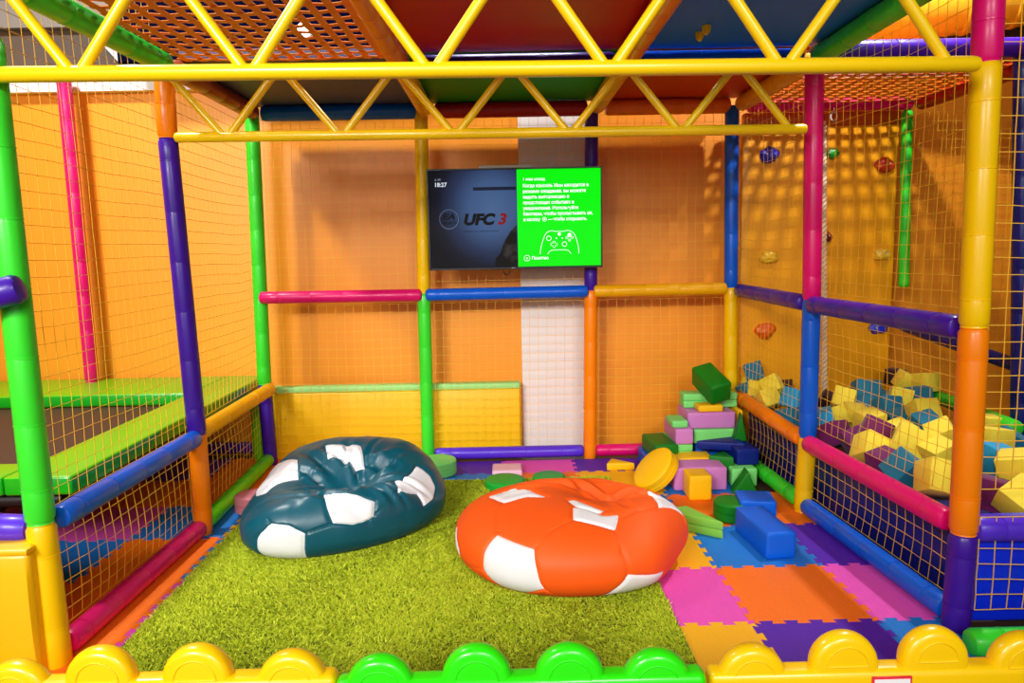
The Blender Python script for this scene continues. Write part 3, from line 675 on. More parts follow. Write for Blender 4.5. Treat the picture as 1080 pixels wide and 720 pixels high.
# ================================================================ gym mats leaning on the wall
def gym_mat(x0, x1_, label):
    root = empty('gym_mat', ((x0+x1_)/2, .16, 0), label, 'gym mat', 'yellow gym mats against the back wall'); w = x1_-x0
    boxm('cover', (0,.0,.255), (w,.09,.50), mat('gym_mat_yellow', (252,198,4), .42, .15, 12), root, .016, 3)
    e = boxm('edge_band', (0,0,.527), (w,.092,.048), mat('gym_mat_mint_edge', (160,226,130), .5, .1, 30), root, .014, 3); e['label'] = 'mint green top edge'
    return root
gym_mat(at(287,430,'y',.12).x, at(449,430,'y',.12).x, 'yellow gym mat with mint green top edge standing behind the teal beanbag')
gym_mat(at(451,430,'y',.12).x, at(549,430,'y',.12).x, 'yellow gym mat with mint green top edge standing beside the white wall strip')

# ================================================================ trampoline and left corner
tr = empty('trampoline', (-2.9,-.9,0), 'large trampoline with lime green padded edge and dark jumping bed at left', 'trampoline')
def tl(x, y, z): return Vector((x, y, z)) - tr.location
PADM = mat('trampoline_pad_lime', (100,182,4), .38, .2, 9, coat=.2); PADE = mat('trampoline_pad_edge', (10,170,24), .3, .1, 20, coat=.3)
def pad(lo, hi, lab):
    c = tl(*[(a+b)/2 for a, b in zip(lo, hi)]); s = [b-a for a, b in zip(lo, hi)]
    o = boxm('edge_pad', (0,0,0), s, [PADM, PADE], tr, .012, 3); o.location = c
    for p in o.data.polygons:
        if abs(p.normal.z) < .6: p.material_index = 1
    o['label'] = lab
pad((-2.07,-2.16,.545), (-1.79,.24,.625), 'lime pad along the right edge')
pad((-4.6,-.40,.545), (-2.075,.24,.625), 'lime pad along the wall')
pad((-4.6,-2.16,.545), (-4.2,-.405,.625), 'lime pad along the far side')
pad((-4.195,-2.16,.545), (-2.075,-1.95,.625), 'lime pad along the front')
o = boxm('jumping_bed', tl(-3.13,-1.17,.535), (2.2,1.6,.012), mat('jumping_bed_mesh', (66,42,22), .7, .3, 200), tr, 0)
bm = bmesh.new()
for a, b in (((-1.86,-2.10),(-1.86,.18)), ((-4.5,-2.10),(-4.5,.18)), ((-4.5,-2.1),(-1.86,-2.1)), ((-4.5,.18),(-1.86,.18))):
    add_lathe(bm, tl(*a,.51), tl(*b,.51), [(0,.03),((Vector(b)-Vector(a)).length,.03)], 12)
from_bm('steel_frame', bm, mat('black_steel', (20,18,20), .4), tr)
for (x, y) in ((-1.83,.12), (-2.75,-1.9), (-4.4,.12), (-4.4,-1.9), (-3.1,.12)):
    bm = bmesh.new(); sleeve_bm(bm, tl(x,y,.012), tl(x,y,.50), .042); from_bm('leg', bm, sl('lime'), tr)['label'] = 'lime green padded leg'
pk = [at(66,72,'y',.10), at(97,400,'y',.10)]; pk[1].z = .626
post(pk, ['pink'], .046, 'tall pink padded post standing on the trampoline edge at the far left')
rail('purple', (-4.6,.235,.075), (-1.82,.235,.075), 'purple padded floor rail along the wall under the trampoline', .045)
bx = empty('padded_box', at(5,700,'y',-2.58), 'yellow padded box at the left edge before the trampoline', 'soft box'); bx.location.z = 0
xr_ = at(37,640,'y',-2.58).x; x_l = xr_ - 1.1; YB = mat('padded_box_yellow', (250,190,6), .34, .2, 7, coat=.2)
bm = bmesh.new(); add_box(bm, (xr_-.55-bx.location.x, .06, .245), (1.1,.14,.47), .02, 3)
bmesh.ops.subdivide_edges(bm, edges=[e for e in bm.edges if e.calc_length() > .1], cuts=5, use_grid_fill=True)
for v in bm.verts: v.co.y -= .018*math.exp(-((v.co.x+.1)/.25)**2)*(1 if v.co.y < 0 else 0)*math.sin(max(0, min(1, v.co.z/.48))*PI)
from_bm('cover', bm, YB, bx)
boxm('top_flap', (xr_-.55-bx.location.x, .06, .487), (1.11,.16,.022), YB, bx, .008)
# ================================================================ television
TY = -.125
a, b, c_ = at(449.5,177.5,'y',TY), at(637,176,'y',TY), at(453,284,'y',TY)
d_ = at(633.5,282.5,'y',TY)
xL, xR, zT, zB = (a.x+c_.x)/2, (b.x+d_.x)/2, (a.z+b.z)/2, (c_.z+d_.z)/2
Wt, Ht = xR-xL, zT-zB
tv = empty('television', ((xL+xR)/2, TY, zB), 'large black television before the back net, screen half dark blue, half bright green', 'television')
BLK = mat('tv_black_plastic', (14,14,16), .3, coat=.3)
boxm('cabinet', (0,.035,Ht/2), (Wt-.02,.05,Ht-.02), BLK, tv, .012, 3)
bm = bmesh.new(); t = .011
for cx, cz, sx, sz in ((0,t/2,Wt,t*1.3),(0,Ht-t/2,Wt,t),(-Wt/2+t/2,Ht/2,t,Ht),(Wt/2-t/2,Ht/2,t,Ht)): add_box(bm, (cx,.004,cz), (sx,.022,sz), .002, 1)
from_bm('bezel', bm, BLK, tv)
def emis(name, rgb, k=1.0):
    if name in MATS: return MATS[name]
    m = bpy.data.materials.new(name); m.use_nodes = True; b = m.node_tree.nodes['Principled BSDF']
    b.inputs['Base Color'].default_value = (.01,.01,.01,1); b.inputs['Roughness'].default_value = .6; b.inputs['Specular IOR Level'].default_value = .08
    b.inputs['Emission Color'].default_value = lin(rgb); b.inputs['Emission Strength'].default_value = k; MATS[name] = m
    return m
sw, sh = Wt-2*t, Ht-2.3*t; split = -sw/2 + sw*.513; z0s = t*1.2
# left half: the picture on the screen, a dim blue title
m = emis('screen_picture', (60,90,140), .5); nt = m.node_tree; b = nt.nodes['Principled BSDF']
tc = nt.nodes.new('ShaderNodeTexCoord'); sp = nt.nodes.new('ShaderNodeSeparateXYZ'); nt.links.new(tc.outputs['Generated'], sp.inputs[0])
def mth(op, x, y=None, z=None):
    n = nt.nodes.new('ShaderNodeMath'); n.operation = op
    for k, v in enumerate((x, y, z)):
        if v is None: continue
        if hasattr(v, 'links'): nt.links.new(v, n.inputs[k])
        else: n.inputs[k].default_value = v
    return n.outputs[0]
u_, v_ = sp.outputs['X'], sp.outputs['Z']
dx = mth('DIVIDE', mth('SUBTRACT', u_, .72), .75); dv = mth('DIVIDE', mth('SUBTRACT', v_, .62), .75)
rr = mth('SQRT', mth('ADD', mth('MULTIPLY', dx, dx), mth('MULTIPLY', dv, dv)))
ramp = nt.nodes.new('ShaderNodeValToRGB'); e = ramp.color_ramp.elements
e[0].position = 0; e[0].color = lin((92,128,182)); e[1].position = 1; e[1].color = lin((8,10,22))
for p, cc in ((.35,(80,112,166)), (.62,(48,64,104)), (.82,(24,28,50))):
    q = ramp.color_ramp.elements.new(p); q.color = lin(cc)
nt.links.new(rr, ramp.inputs['Fac']); nt.links.new(ramp.outputs['Color'], b.inputs['Emission Color'])
lw = split + sw/2
lp = boxm('screen_picture', (-sw/2+lw/2, .001, z0s+sh/2), (lw,.008,sh), m, tv, 0); lp['label'] = 'dark blue game title picture'
gw = sw - lw
gp = boxm('notice_panel', (split+gw/2, .001, z0s+sh/2), (gw,.008,sh), emis('screen_green', (0,232,8), 1.0), tv, 0); gp['label'] = 'bright green notice with white Russian text'
yF = -.0045
def px2(u, v):                       # place on the screen from fractions measured across it
    return (-sw/2 + sw*u, yF, z0s + sh*(1-v))
def text(s, u, v, size, m, parent, name='lettering', shear=0, align='LEFT', bold=0, sx=1, y=yF):
    cu = bpy.data.curves.new(name, 'FONT'); cu.body = s; cu.size = size; cu.shear = shear; cu.align_x = align; cu.offset = bold; cu.extrude = .0004
    cu.materials.append(m); o = bpy.data.objects.new(name, cu); COL.objects.link(o); p = px2(u, v)
    o.location = (p[0], y, p[2]); o.rotation_euler = (PI/2, 0, 0); o.scale = (sx, 1, 1); o.parent = parent
    bpy.context.view_layer.update(); me = bpy.data.meshes.new_from_object(o.evaluated_get(bpy.context.evaluated_depsgraph_get()))
    loc, rot, scl = o.location.copy(), o.rotation_euler.copy(), o.scale.copy(); bpy.data.objects.remove(o)
    q = bpy.data.objects.new(name, me); COL.objects.link(q); q.parent = parent; q.location = loc; q.rotation_euler = rot; q.scale = scl
    return q
WT = emis('screen_white', (255,255,255), 1.0); GT = emis('screen_grey_text', (150,170,200), .7); INK = emis('screen_black_ink', (2,3,6), 1.0); RED = emis('screen_red_ink', (120,10,16), 1.0)
# fractions over the whole screen: crop frame 63..1003 x 38..570 of the close view
fu = lambda x: (x-58)/(1003-58); fv = lambda y: (y-42)/(568-42)
TXT = emis('screen_white', (255,255,255))
lines = ['Когда консоль Xbox находится в', 'режиме ожидания, вы можете', 'видеть информацию о', 'предстоящих событиях и', 'уведомления. Используйте', 'бамперы, чтобы пролистывать их,', 'и кнопку       — чтобы открывать.']
wid = [362,346,254,280,304,384,352]
text('1 мин назад', fu(575), fv(102), .026, TXT, gp, bold=.0004)
def fit_text(s, x0, ybase, width_px, size, parent, m, **k):
    o = text(s, fu(x0), fv(ybase), size, m, parent, **k)
    w = max(v.co.x for v in o.data.vertices) * 1.0
    want = width_px/(1003-58)*sw; o.scale = (want/w, o.scale[1], o.scale[2]); return o
for k, (s, wpx) in enumerate(zip(lines, wid)):
    fit_text(s, 575, 138 + k*30.3, wpx, .031, gp, TXT, bold=.0007)
fit_text('Понятно', 618, 530, 94, .029, gp, TXT, bold=.0007)
def ringm(u, v, r, th, m, parent, name='ring', n=28, a0=0, a1=2*PI, ex=1):
    bm = bmesh.new(); p = Vector(px2(u, v)); R0 = []
    full = abs(a1-a0-2*PI) < 1e-6; N = n if full else n+1
    for k in range(N):
        a = a0 + (a1-a0)*k/n; q = Vector((math.cos(a)*ex, 0, math.sin(a)))
        R0.append((bm.verts.new(q*(r-th/2)), bm.verts.new(q*(r+th/2))))
    for k in range(n if full else n): 
        x, y = R0[k], R0[(k+1) % N]; bm.faces.new((x[0], x[1], y[1], y[0]))
    rr = bmesh.ops.extrude_face_region(bm, geom=bm.faces[:]); bmesh.ops.translate(bm, vec=(0,-.0006,0), verts=[g for g in rr['geom'] if isinstance(g, bmesh.types.BMVert)])
    return from_bm(name, bm, m, parent, False, p)
def stroke(pts, th, m, parent, name='line_drawing'):
    bm = bmesh.new(); P_ = [Vector(px2(fu(x), fv(y))) for x, y in pts]; rows = []
    for k, p in enumerate(P_):
        d = (P_[min(k+1, len(P_)-1)] - P_[max(k-1, 0)]).normalized(); nn = Vector((-d.z, 0, d.x))*th/2; rows.append((bm.verts.new(p+nn), bm.verts.new(p-nn)))
    for x, y in zip(rows, rows[1:]): bm.faces.new((x[0], x[1], y[1], y[0]))
    rr = bmesh.ops.extrude_face_region(bm, geom=bm.faces[:]); bmesh.ops.translate(bm, vec=(0,-.0006,0), verts=[g for g in rr['geom'] if isinstance(g, bmesh.types.BMVert)])
    return from_bm(name, bm, m, parent, False)
ringm(fu(592), fv(522), .0195, .003, TXT, gp); text('Y', fu(592), fv(531), .022, TXT, gp, align='CENTER', bold=.0006)
ringm(fu(692), fv(312), .0135, .003, TXT, gp); ringm(fu(692), fv(312), .003, .006, TXT, gp)
K = .0036
stroke([(666,502),(668,478),(674,450),(684,420),(694,396),(704,384),(718,377),(736,374),(744,379),(805,379),(812,374),(830,377),(846,384),(858,398),(868,424),(876,455),(880,480),(880,502)], K, TXT, gp, 'controller_outline')
stroke([(707,502),(716,490),(728,482),(740,480),(805,480),(817,482),(828,490),(836,502)], K, TXT, gp, 'controller_outline')
ringm(fu(715), fv(416), .0155, K, TXT, gp); ringm(fu(801), fv(449), .0155, K, TXT, gp); ringm(fu(773), fv(394), .006, .010, TXT, gp)
for x, y in ((757,416),(789,416)): ringm(fu(x), fv(y), .0025, .004, TXT, gp)
for x, y in ((829,400),(814,414),(844,414),(829,428)): ringm(fu(x), fv(y), .0075, .003 if y != 400 else .012, TXT, gp)
stroke([(737,433),(749,433),(749,443),(760,443),(760,456),(749,456),(749,466),(737,466),(737,456),(726,456),(726,443),(737,443),(737,433)], K*.8, TXT, gp, 'controller_outline')
text('18:27', fu(90), fv(127), .038, emis('screen_white_dim', (220,228,240), .9), lp, bold=.0008)
text('6. 80', fu(94), fv(95), .020, GT, lp)
fit_text('UFC', 243, 333, 180, .098, lp, INK, shear=.22, bold=.0055); fit_text('3', 433, 333, 52, .098, lp, RED, shear=.22, bold=.004)
ringm(fu(166), fv(303),   .064, .006, emis('screen_slate', (96,112,142), .7), lp, 'emblem_ring', 48); ringm(fu(168), fv(305), .0665, .003, INK, lp, 'emblem_ring', 48)
fit_text('EA', 127, 303, 72, .052, lp, INK, shear=.25, bold=.0015); fit_text('SPORTS', 124, 330, 84, .023, lp, INK, shear=.2, bold=.0006)
fit_text('НАЖМИТЕ НА ЛЮБУЮ КНОПКУ', 240, 375, 200, .014, lp, INK); fit_text('ЗАГРУЗКА ДАННЫХ', 262, 519, 100, .012, lp, INK)
stroke([(302,142),(538,142)], .022, emis('screen_slate_bar', (22,34,60), .6), lp, 'dark_bar')
bm = bmesh.new(); ptz = [(414,566),(418,520),(446,492),(458,452),(478,412),(505,372),(538,340),(538,566)]
f = bm.faces.new([bm.verts.new(Vector(px2(fu(x), fv(y))) + Vector((0,.0003,0))) for x, y in ptz]); rr = bmesh.ops.extrude_face_region(bm, geom=[f]); bmesh.ops.translate(bm, vec=(0,-.0006,0), verts=[g for g in rr['geom'] if isinstance(g, bmesh.types.BMVert)])
mf = emis('screen_figure', (26,26,30), 1.0); nt = mf.node_tree; b = nt.nodes['Principled BSDF']; tc = nt.nodes.new('ShaderNodeTexCoord'); ns = nt.nodes.new('ShaderNodeTexNoise'); ns.inputs['Scale'].default_value = 7
rp = nt.nodes.new('ShaderNodeValToRGB'); rp.color_ramp.elements[0].color = lin((4,4,6)); rp.color_ramp.elements[0].position = .45; rp.color_ramp.elements[1].color = lin((74,66,66)); rp.color_ramp.elements[1].position = .7
nt.links.new(tc.outputs['Object'], ns.inputs['Vector']); nt.links.new(ns.outputs['Fac'], rp.inputs['Fac']); nt.links.new(rp.outputs['Color'], b.inputs['Emission Color'])
from_bm('shadowy_figure', bm, mf, lp, False)
bm = bmesh.new(); add_box(bm, (-.02,-.009,.006), (.022,.004,.006), .001, 1); from_bm('maker_badge', bm, mat('badge_silver', (150,150,155), .3), tv)
bm = bmesh.new(); pc = [Vector((-.09+.05*k/9, .03, -.015-.03*math.sin(PI*k/9))) for k in range(10)]
for p, q in zip(pc, pc[1:]): add_lathe(bm, p, q, [(0,.003),((q-p).length,.003)], 8)
from_bm('cable', bm, BLK, tv)
boxm('wall_bracket', (0,.085,Ht*.55), (.5,.055,.25), mat('black_steel', (20,18,20), .4), tv, .004)
boxm('back_panel', (-.06,.062,Ht-.06), (.36,.012,.17), mat('white_board', (225,222,216), .5), tv, .003)['label'] = 'white board end showing above the screen'

# ================================================================ climbing wall
cw = empty('climbing_wall', (2.25,.12,0), 'yellow padded climbing wall at the back of the cube pit', 'climbing wall')
CY = mat('climbing_panel_yellow', (244,164,14), .36, .35, 4, coat=.12)
seam = at(868,200,'y',.08).x
for x0, x1_ in ((1.69, seam-.004), (seam+.004, 2.80)):
    bm = bmesh.new(); add_box(bm, ((x0+x1_)/2-2.25, .01, 1.20), (x1_-x0, .08, 2.30), .015, 3)
    bmesh.ops.subdivide_edges(bm, edges=[e for e in bm.edges if e.calc_length() > .3], cuts=10, use_grid_fill=True)
    for v in bm.verts: v.co.y += .012*noise.noise(v.co*2.3)
    from_bm('panel', bm, CY, cw)
boxm('top_band', (-.0,.0,2.375), (1.10,.075,.10), mat('climbing_top_band', (206,92,14), .5), cw, .01)['label'] = 'dark orange top band'
HC = dict(blue=(20,40,190), green=(20,150,40), red=(196,56,20), yellow=(236,186,40), orange=(230,96,14), maroon=(120,20,24))
HL = [(813,163,'blue','blue climbing hold at upper left of the yellow wall',.062), (879,161,'green','green climbing hold beside the white rope',.045), (935,173,'red','red climbing hold at upper right of the yellow wall',.058),
      (812,271,'yellow','yellow climbing hold on the left half of the yellow wall',.060), (932,268,'yellow','yellow climbing hold on the right half of the yellow wall',.055), (808,349,'orange','orange climbing hold low on the left half of the yellow wall',.066),
      (928,346,'blue','blue climbing hold low on the right, under the purple rail',.058), (872,249,'maroon','dark red climbing hold partly behind the white rope',.045)]
for u, v, c, lb, s in HL:
    p = at(u, v, 'y', .06); root = empty('climbing_hold', (p.x, .088, p.z), lb, 'climbing hold', 'holds on the yellow climbing wall')
    bm = bmesh.new(); bmesh.ops.create_icosphere(bm, subdivisions=4, radius=1); sd = random.random()*30
    for q in bm.verts:
        k = 1 + .28*noise.noise(q.co*1.5 + Vector((sd,0,0))) + .1*noise.noise(q.co*4 + Vector((sd,0,0)))
        for bx_, bz_ in ((-.42,.05), (.42,.12)):                      # the two bolt dimples
            dd = ((q.co.x-bx_)**2 + (q.co.z-bz_)**2)/.03
            if q.co.y < 0: k -= .16*math.exp(-dd)
        q.co = Vector((q.co.x*s*1.15*k, max(-.7, min(.12, q.co.y*.75*k))*s, q.co.z*s*.85*k))
    from_bm('grip', bm, mat('hold_resin_'+c, HC[c], .4, .3, 60, coat=.2), root)
    for bx_ in (-.42, .42):
        bm = bmesh.new(); add_lathe(bm, (bx_*s, -.44*s, .08*s), (bx_*s, -.62*s, .08*s), [(0,.007),(.10*s,.007),(.12*s,.004)], 10); from_bm('bolt', bm, mat('bolt_steel', (200,200,205), .25, spec=.8), root)
# rope: three twisted strands
rp0, rp1 = at(868,128,'y',-.06), at(869,411,'y',-.06); root = empty('climbing_rope', rp1, 'thick white twisted rope hanging before the climbing wall', 'rope'); L = (rp0-rp1).length
RM_ = mat('rope_white_cotton', (226,200,168), .8, .3, 120)
for s in range(3):
    bm = bmesh.new(); N = 150; prev = None
    for k in range(N+1):
        t = k/N; an = t*L*62 + s*2*PI/3; c = (rp0-rp1)*t + Vector((math.cos(an), math.sin(an), 0))*.0115
        ring = [bm.verts.new(c + Vector((math.cos(j*PI/4), math.sin(j*PI/4), 0))*.0125) for j in range(8)]
        if prev:
            for j in range(8): bm.faces.new((prev[j], prev[(j+1) % 8], ring[(j+1) % 8], ring[j]))
        prev = ring
    from_bm('strand', bm, RM_, root)
bm = bmesh.new()
for k in range(12):
    a0, a1 = 2*PI*k/12, 2*PI*(k+1)/12; p = Vector((math.cos(a0)*.022, 0, L+.03+math.sin(a0)*.03)); q = Vector((math.cos(a1)*.022, 0, L+.03+math.sin(a1)*.03)); add_lathe(bm, p, q, [(0,.005),((q-p).length,.005)], 8)
add_lathe(bm, (0,0,L+.055), (0,0,2.42-rp1.z), [(0,.004),(2.42-rp1.z-L-.055,.004)], 8)
from_bm('hook_ring', bm, mat('bolt_steel', (200,200,205), .25), root)
gp_ = [at(957,116,'y',.02), at(953,303,'y',.02)]
bm = bmesh.new(); mid = gp_[1]; sleeve_bm(bm, gp_[0]-mid, Vector((0,0,0)), .036, tie=.16); o = tag(from_bm('hanging_pole', bm, sl('green'), loc=mid), 'green padded pole hanging at the right edge of the climbing wall', 'pole')

# ================================================================ cube pit
pitm = mat('pit_lining_navy', (16,24,118), .4, .2, 8, coat=.1)
pb = empty('pit_base', (2.35,-1.2,0), 'navy padded floor of the cube pit', 'padding')
boxm('cover', (.08,.0,.145), (.94,2.2,.29), pitm, pb, .02)
boxm('side_padding', (1.795-2.35,.03,.19), (.03,2.26,.38), pitm, pb, .012, rot=Matrix.Rotation(.049,3,'Z'))['label'] = 'dark navy padding behind the side net'
bm = bmesh.new(); add_box(bm, (.01,-1.165,.235), (1.10,.05,.43), .015, 3)
bmesh.ops.subdivide_edges(bm, edges=[e for e in bm.edges if e.calc_length() > .1], cuts=6, use_grid_fill=True)
for v in bm.verts: v.co.y += .012*noise.noise(Vector((v.co.x*6, 0, v.co.z*5)))
from_bm('front_padding', bm, mat('pit_lining_blue', (12,44,226), .28, .15, 10, coat=.3), pb)['label'] = 'bright blue padding behind the front net'
CC = dict(y=('yellow',(250,226,60)), t=('teal',(8,116,146)), c=('sky blue',(12,166,222)), m=('plum',(112,10,92)), d=('maroon',(52,10,16)))
CUB = [ # u, v, height of its middle, colour, edge, label
 (795,391,.60,'t',.13,'teal foam cube standing against the climbing wall, leftmost in the pit'), (794,408,.55,'y',.135,'leftmost yellow foam cube in the pit, by the orange rail'), (815,407,.54,'y',.135,'yellow foam cube in the pit, nearest the wall, left of the blue post'),
 (811,421,.50,'y',.135,'yellow foam cube in the pit, middle of the three by the orange rail'), (838,421,.52,'c',.14,'sky blue foam cube half hidden behind the blue post'), (828,412,.46,'d',.13,'maroon foam cube between yellow and sky blue cubes left of the blue post'),
 (833,440,.44,'t',.13,'teal foam cube low behind the orange rail, left of the blue post'), (789,410,.46,'t',.12,'teal foam cube low in the back corner of the pit'),
 (873,426,.44,'d',.15,'maroon foam cube under the end of the white rope'), (867,444,.47,'c',.15,'sky blue foam cube just right of the blue post'), (889,421,.53,'y',.14,'yellow foam cube just right of the white rope\'s end'),
 (913,414,.52,'t',.17,'wide teal foam cube before the climbing wall'), (912,431,.46,'t',.14,'darker teal foam cube behind the small yellow cubes'), (882,441,.48,'y',.13,'yellow foam cube among those right of the sky blue cube'),
 (902,438,.48,'y',.14,'tilted yellow foam cube in the second row, right of the rope'), (917,445,.50,'y',.14,'yellow foam cube behind the plum cube'), (880,458,.46,'m',.15,'dark plum foam cube by the pink rail, left one of three'),
 (902,464,.44,'m',.14,'plum foam cube at the pink rail, between two others'), (923,454,.50,'m',.15,'plum foam cube on top of the heap behind the pale yellow cube'), (918,473,.50,'y',.15,'bright yellow foam cube at the pink rail, left of the biggest'),
 (960,466,.52,'y',.17,'big pale yellow foam cube on top, nearest the middle of the pit'), (933,489,.46,'m',.14,'plum foam cube at the pink rail between two yellow cubes'), (956,497,.44,'t',.16,'teal foam cube low at the pink rail'),
 (949,457,.45,'y',.14,'yellow foam cube just behind the big pale yellow one'), (953,444,.46,'t',.15,'teal foam cube in the middle of the heap'), (936,431,.48,'t',.15,'teal foam cube behind the middle of the heap'),
 (949,420,.53,'y',.14,'yellow foam cube in the third row, under the hanging pole'), (974,435,.52,'y',.15,'flat lying yellow foam cube left of the orange post'), (976,450,.46,'t',.15,'teal foam cube left of the orange post'),
 (994,459,.52,'y',.14,'yellow foam cube on its corner beside the orange post'), (991,479,.47,'y',.14,'yellow foam cube showing only its top beside the orange post'), (990,504,.50,'y',.16,'large yellow foam cube on its corner at the end of the pink rail'),
 (955,402,.55,'y',.13,'yellow foam cube far back, left of a pair before the shaded wall'), (977,403,.57,'y',.14,'yellow foam cube far back, right of a pair before the shaded wall'), (969,419,.50,'t',.15,'teal foam cube below the far yellow pair'),
 (944,397,.50,'d',.12,'maroon foam cube far back beside the hanging pole'), (926,421,.44,'t',.13,'teal foam cube behind the flat yellow cube'),
 (1044,449,.48,'y',.13,'yellow foam cube right of the orange post, far back'), (1048,464,.50,'y',.14,'yellow foam cube right of the orange post, second from the back'), (1053,487,.50,'c',.16,'sky blue foam cube right of the orange post'),
 (1048,521,.44,'m',.15,'plum foam cube under the sky blue one, right of the orange post'), (1076,494,.52,'y',.16,'pale yellow foam cube cut by the right picture edge'), (1077,527,.44,'y',.15,'yellow foam cube lowest at the right picture edge'),
 (1066,468,.44,'t',.14,'dark teal foam cube behind the sky blue one at right')]
cubes = []
r2 = random.Random(3)
CUB = [(a_, b_, c_, d_, e_*.9, f_) for a_, b_, c_, d_, e_, f_ in CUB]
for u, v, z, c, s, lb in CUB:
    p = at(u, v, 'z', z); cubes.append([p, u, v, c, s, lb])
# settle: where two cubes would meet, slide them apart along their lines of sight
for it in range(60):
    for i in range(len(cubes)):
        for j in range(i):
            A, B = cubes[i], cubes[j]; need = (A[4]+B[4])*.56; d = A[0]-B[0]
            if d.length < need:
                k = (need-d.length)*.35
                ra, rb_ = Vector(ray(A[1],A[2])).normalized(), Vector(ray(B[1],B[2])).normalized()
                sg = 1 if A[0].y > B[0].y else -1
                A[0] = A[0] + ra*k*sg; B[0] = B[0] - rb_*k*sg
    for A in cubes:
        d = Vector(ray(A[1],A[2])); lo, hi = .26 + A[4]*.6, .70
        x0 = (1.715 if A[0].y > -.9 else 1.80) + A[4]*.55
        p = A[0]
        if p.x < x0 and d.x > 0: p = p + d*((x0-p.x)/d.x)
        if p.y > -.02-A[4]*.6: p = p + d*((-.02-A[4]*.6-p.y)/d.y)
        if p.z < lo: p = p + d*((lo-p.z)/d.z)
        A[0] = p
for p, u, v, c, s, lb in cubes:
    nm, rgb = CC[c]; bm = bmesh.new(); add_box(bm, (0,0,0), (s,s,s), .006, 2)
    o = from_bm('foam_cube', bm, mat('pit_cube_'+nm.replace(' ','_'), rgb, .75, .15, 60, sheen=.1), loc=p)
    o.rotation_euler = (r2.uniform(-.6,.6), r2.uniform(-.6,.6), r2.uniform(0,PI)); tag(o, lb, 'foam cube', 'foam cubes in the pit')
rail('green', at(978,414,'y',-.15), at(1072,452,'y',-1.3), 'green padded rail behind the cubes, right of the pit', .045)
rail('navy', at(952,343,'y',-.08), at(1120,402,'y',-1.3), 'dark navy padded rail before the shaded wall, right of the pit', .04)
rail('pink', (xr+.06,.0,2.455), (2.82,.0,2.455), 'pink padded beam overhead at the back of the cube pit', .045, name='padded_beam', cat='beam')
rail('purple', (xr+.08,-1.18,2.50), (2.9,-1.18,2.50), 'purple padded beam overhead above the cube pit', .05, name='padded_beam', cat='beam')
rail('red', (2.86,-.03,2.45), (2.92,-2.35,2.45), 'red padded beam overhead along the far side of the cube pit', .05, name='padded_beam', cat='beam')
post([at(1079,60,'y',-1.15), Vector((at(1077,500,'y',-1.15).x,-1.15,0))], ['navy'], .045, 'dark navy padded post at the right picture edge')
# upper level beyond the nets
sl0 = empty('tube_slide', (2.6,-.7,3.0), 'large yellow tube slide high at the upper right', 'slide')
bm = bmesh.new(); pa, pb_ = at(868,56,'y',-.1), at(1290,0,'y',-.8)
pa, pb_ = pa + Vector((0,0,.30)), pb_ + Vector((0,0,.30)); Ls = (pb_-pa).length; pr = []
for k in range(9): pr += [(Ls*k/8, .29), (Ls*k/8+.01, .30), (Ls*k/8+.03, .30), (Ls*k/8+.04, .29)] if k < 8 else [(Ls,.29)]
add_lathe(bm, pa - sl0.location, pb_ - sl0.location, pr, 32); from_bm('tube', bm, mat('slide_yellow_plastic', (228,186,40), .45), sl0)
p = at(962,48,'y',-.2); q = at(962,28,'y',-.2); rail('yellow', p, q + Vector((0,0,.3)), 'short yellow padded post on the upper level behind the nets', .05, name='padded_post', cat='post')
p = at(936,47,'y',-.1); boxm_ = boxm('padded_board', (0,0,.1), (.14,.05,.2), fo('mint'), None, .015); boxm_.location = p; tag(boxm_, 'mint green padded board on the upper level behind the nets', 'board')

# ================================================================ playpen fence in front
def dome(bm, x, zb, R, th):
    """rounded picket head: a thick disc with a raised rim and a sunk half-round face"""
    h = th/2
    prof = [(0,-h),(R*.4,-h),(R*.80,-h),(R*.88,-h*.93),(R*.95,-h*.70),(R*.985,-h*.42),(R,0),(R*.985,h*.42),(R*.95,h*.70),(R*.88,h*.93),(R*.80,h),(R*.5,h),(0,h)]
    n = 40; cols = []
    for k in range(n):
        a = 2*PI*k/n; ca, sa = math.cos(a), math.sin(a)
        cols.append([bm.verts.new((x + q*ca, y, zb + q*sa)) for q, y in prof[1:-1]])
    f0 = bm.verts.new((x, prof[0][1], zb)); f1 = bm.verts.new((x, prof[-1][1], zb))
    for k in range(n):
        A, B = cols[k], cols[(k+1) % n]
        for j in range(len(A)-1): bm.faces.new((A[j], A[j+1], B[j+1], B[j]))
        bm.faces.new((f0, A[0], B[0])); bm.faces.new((f1, B[-1], A[-1]))
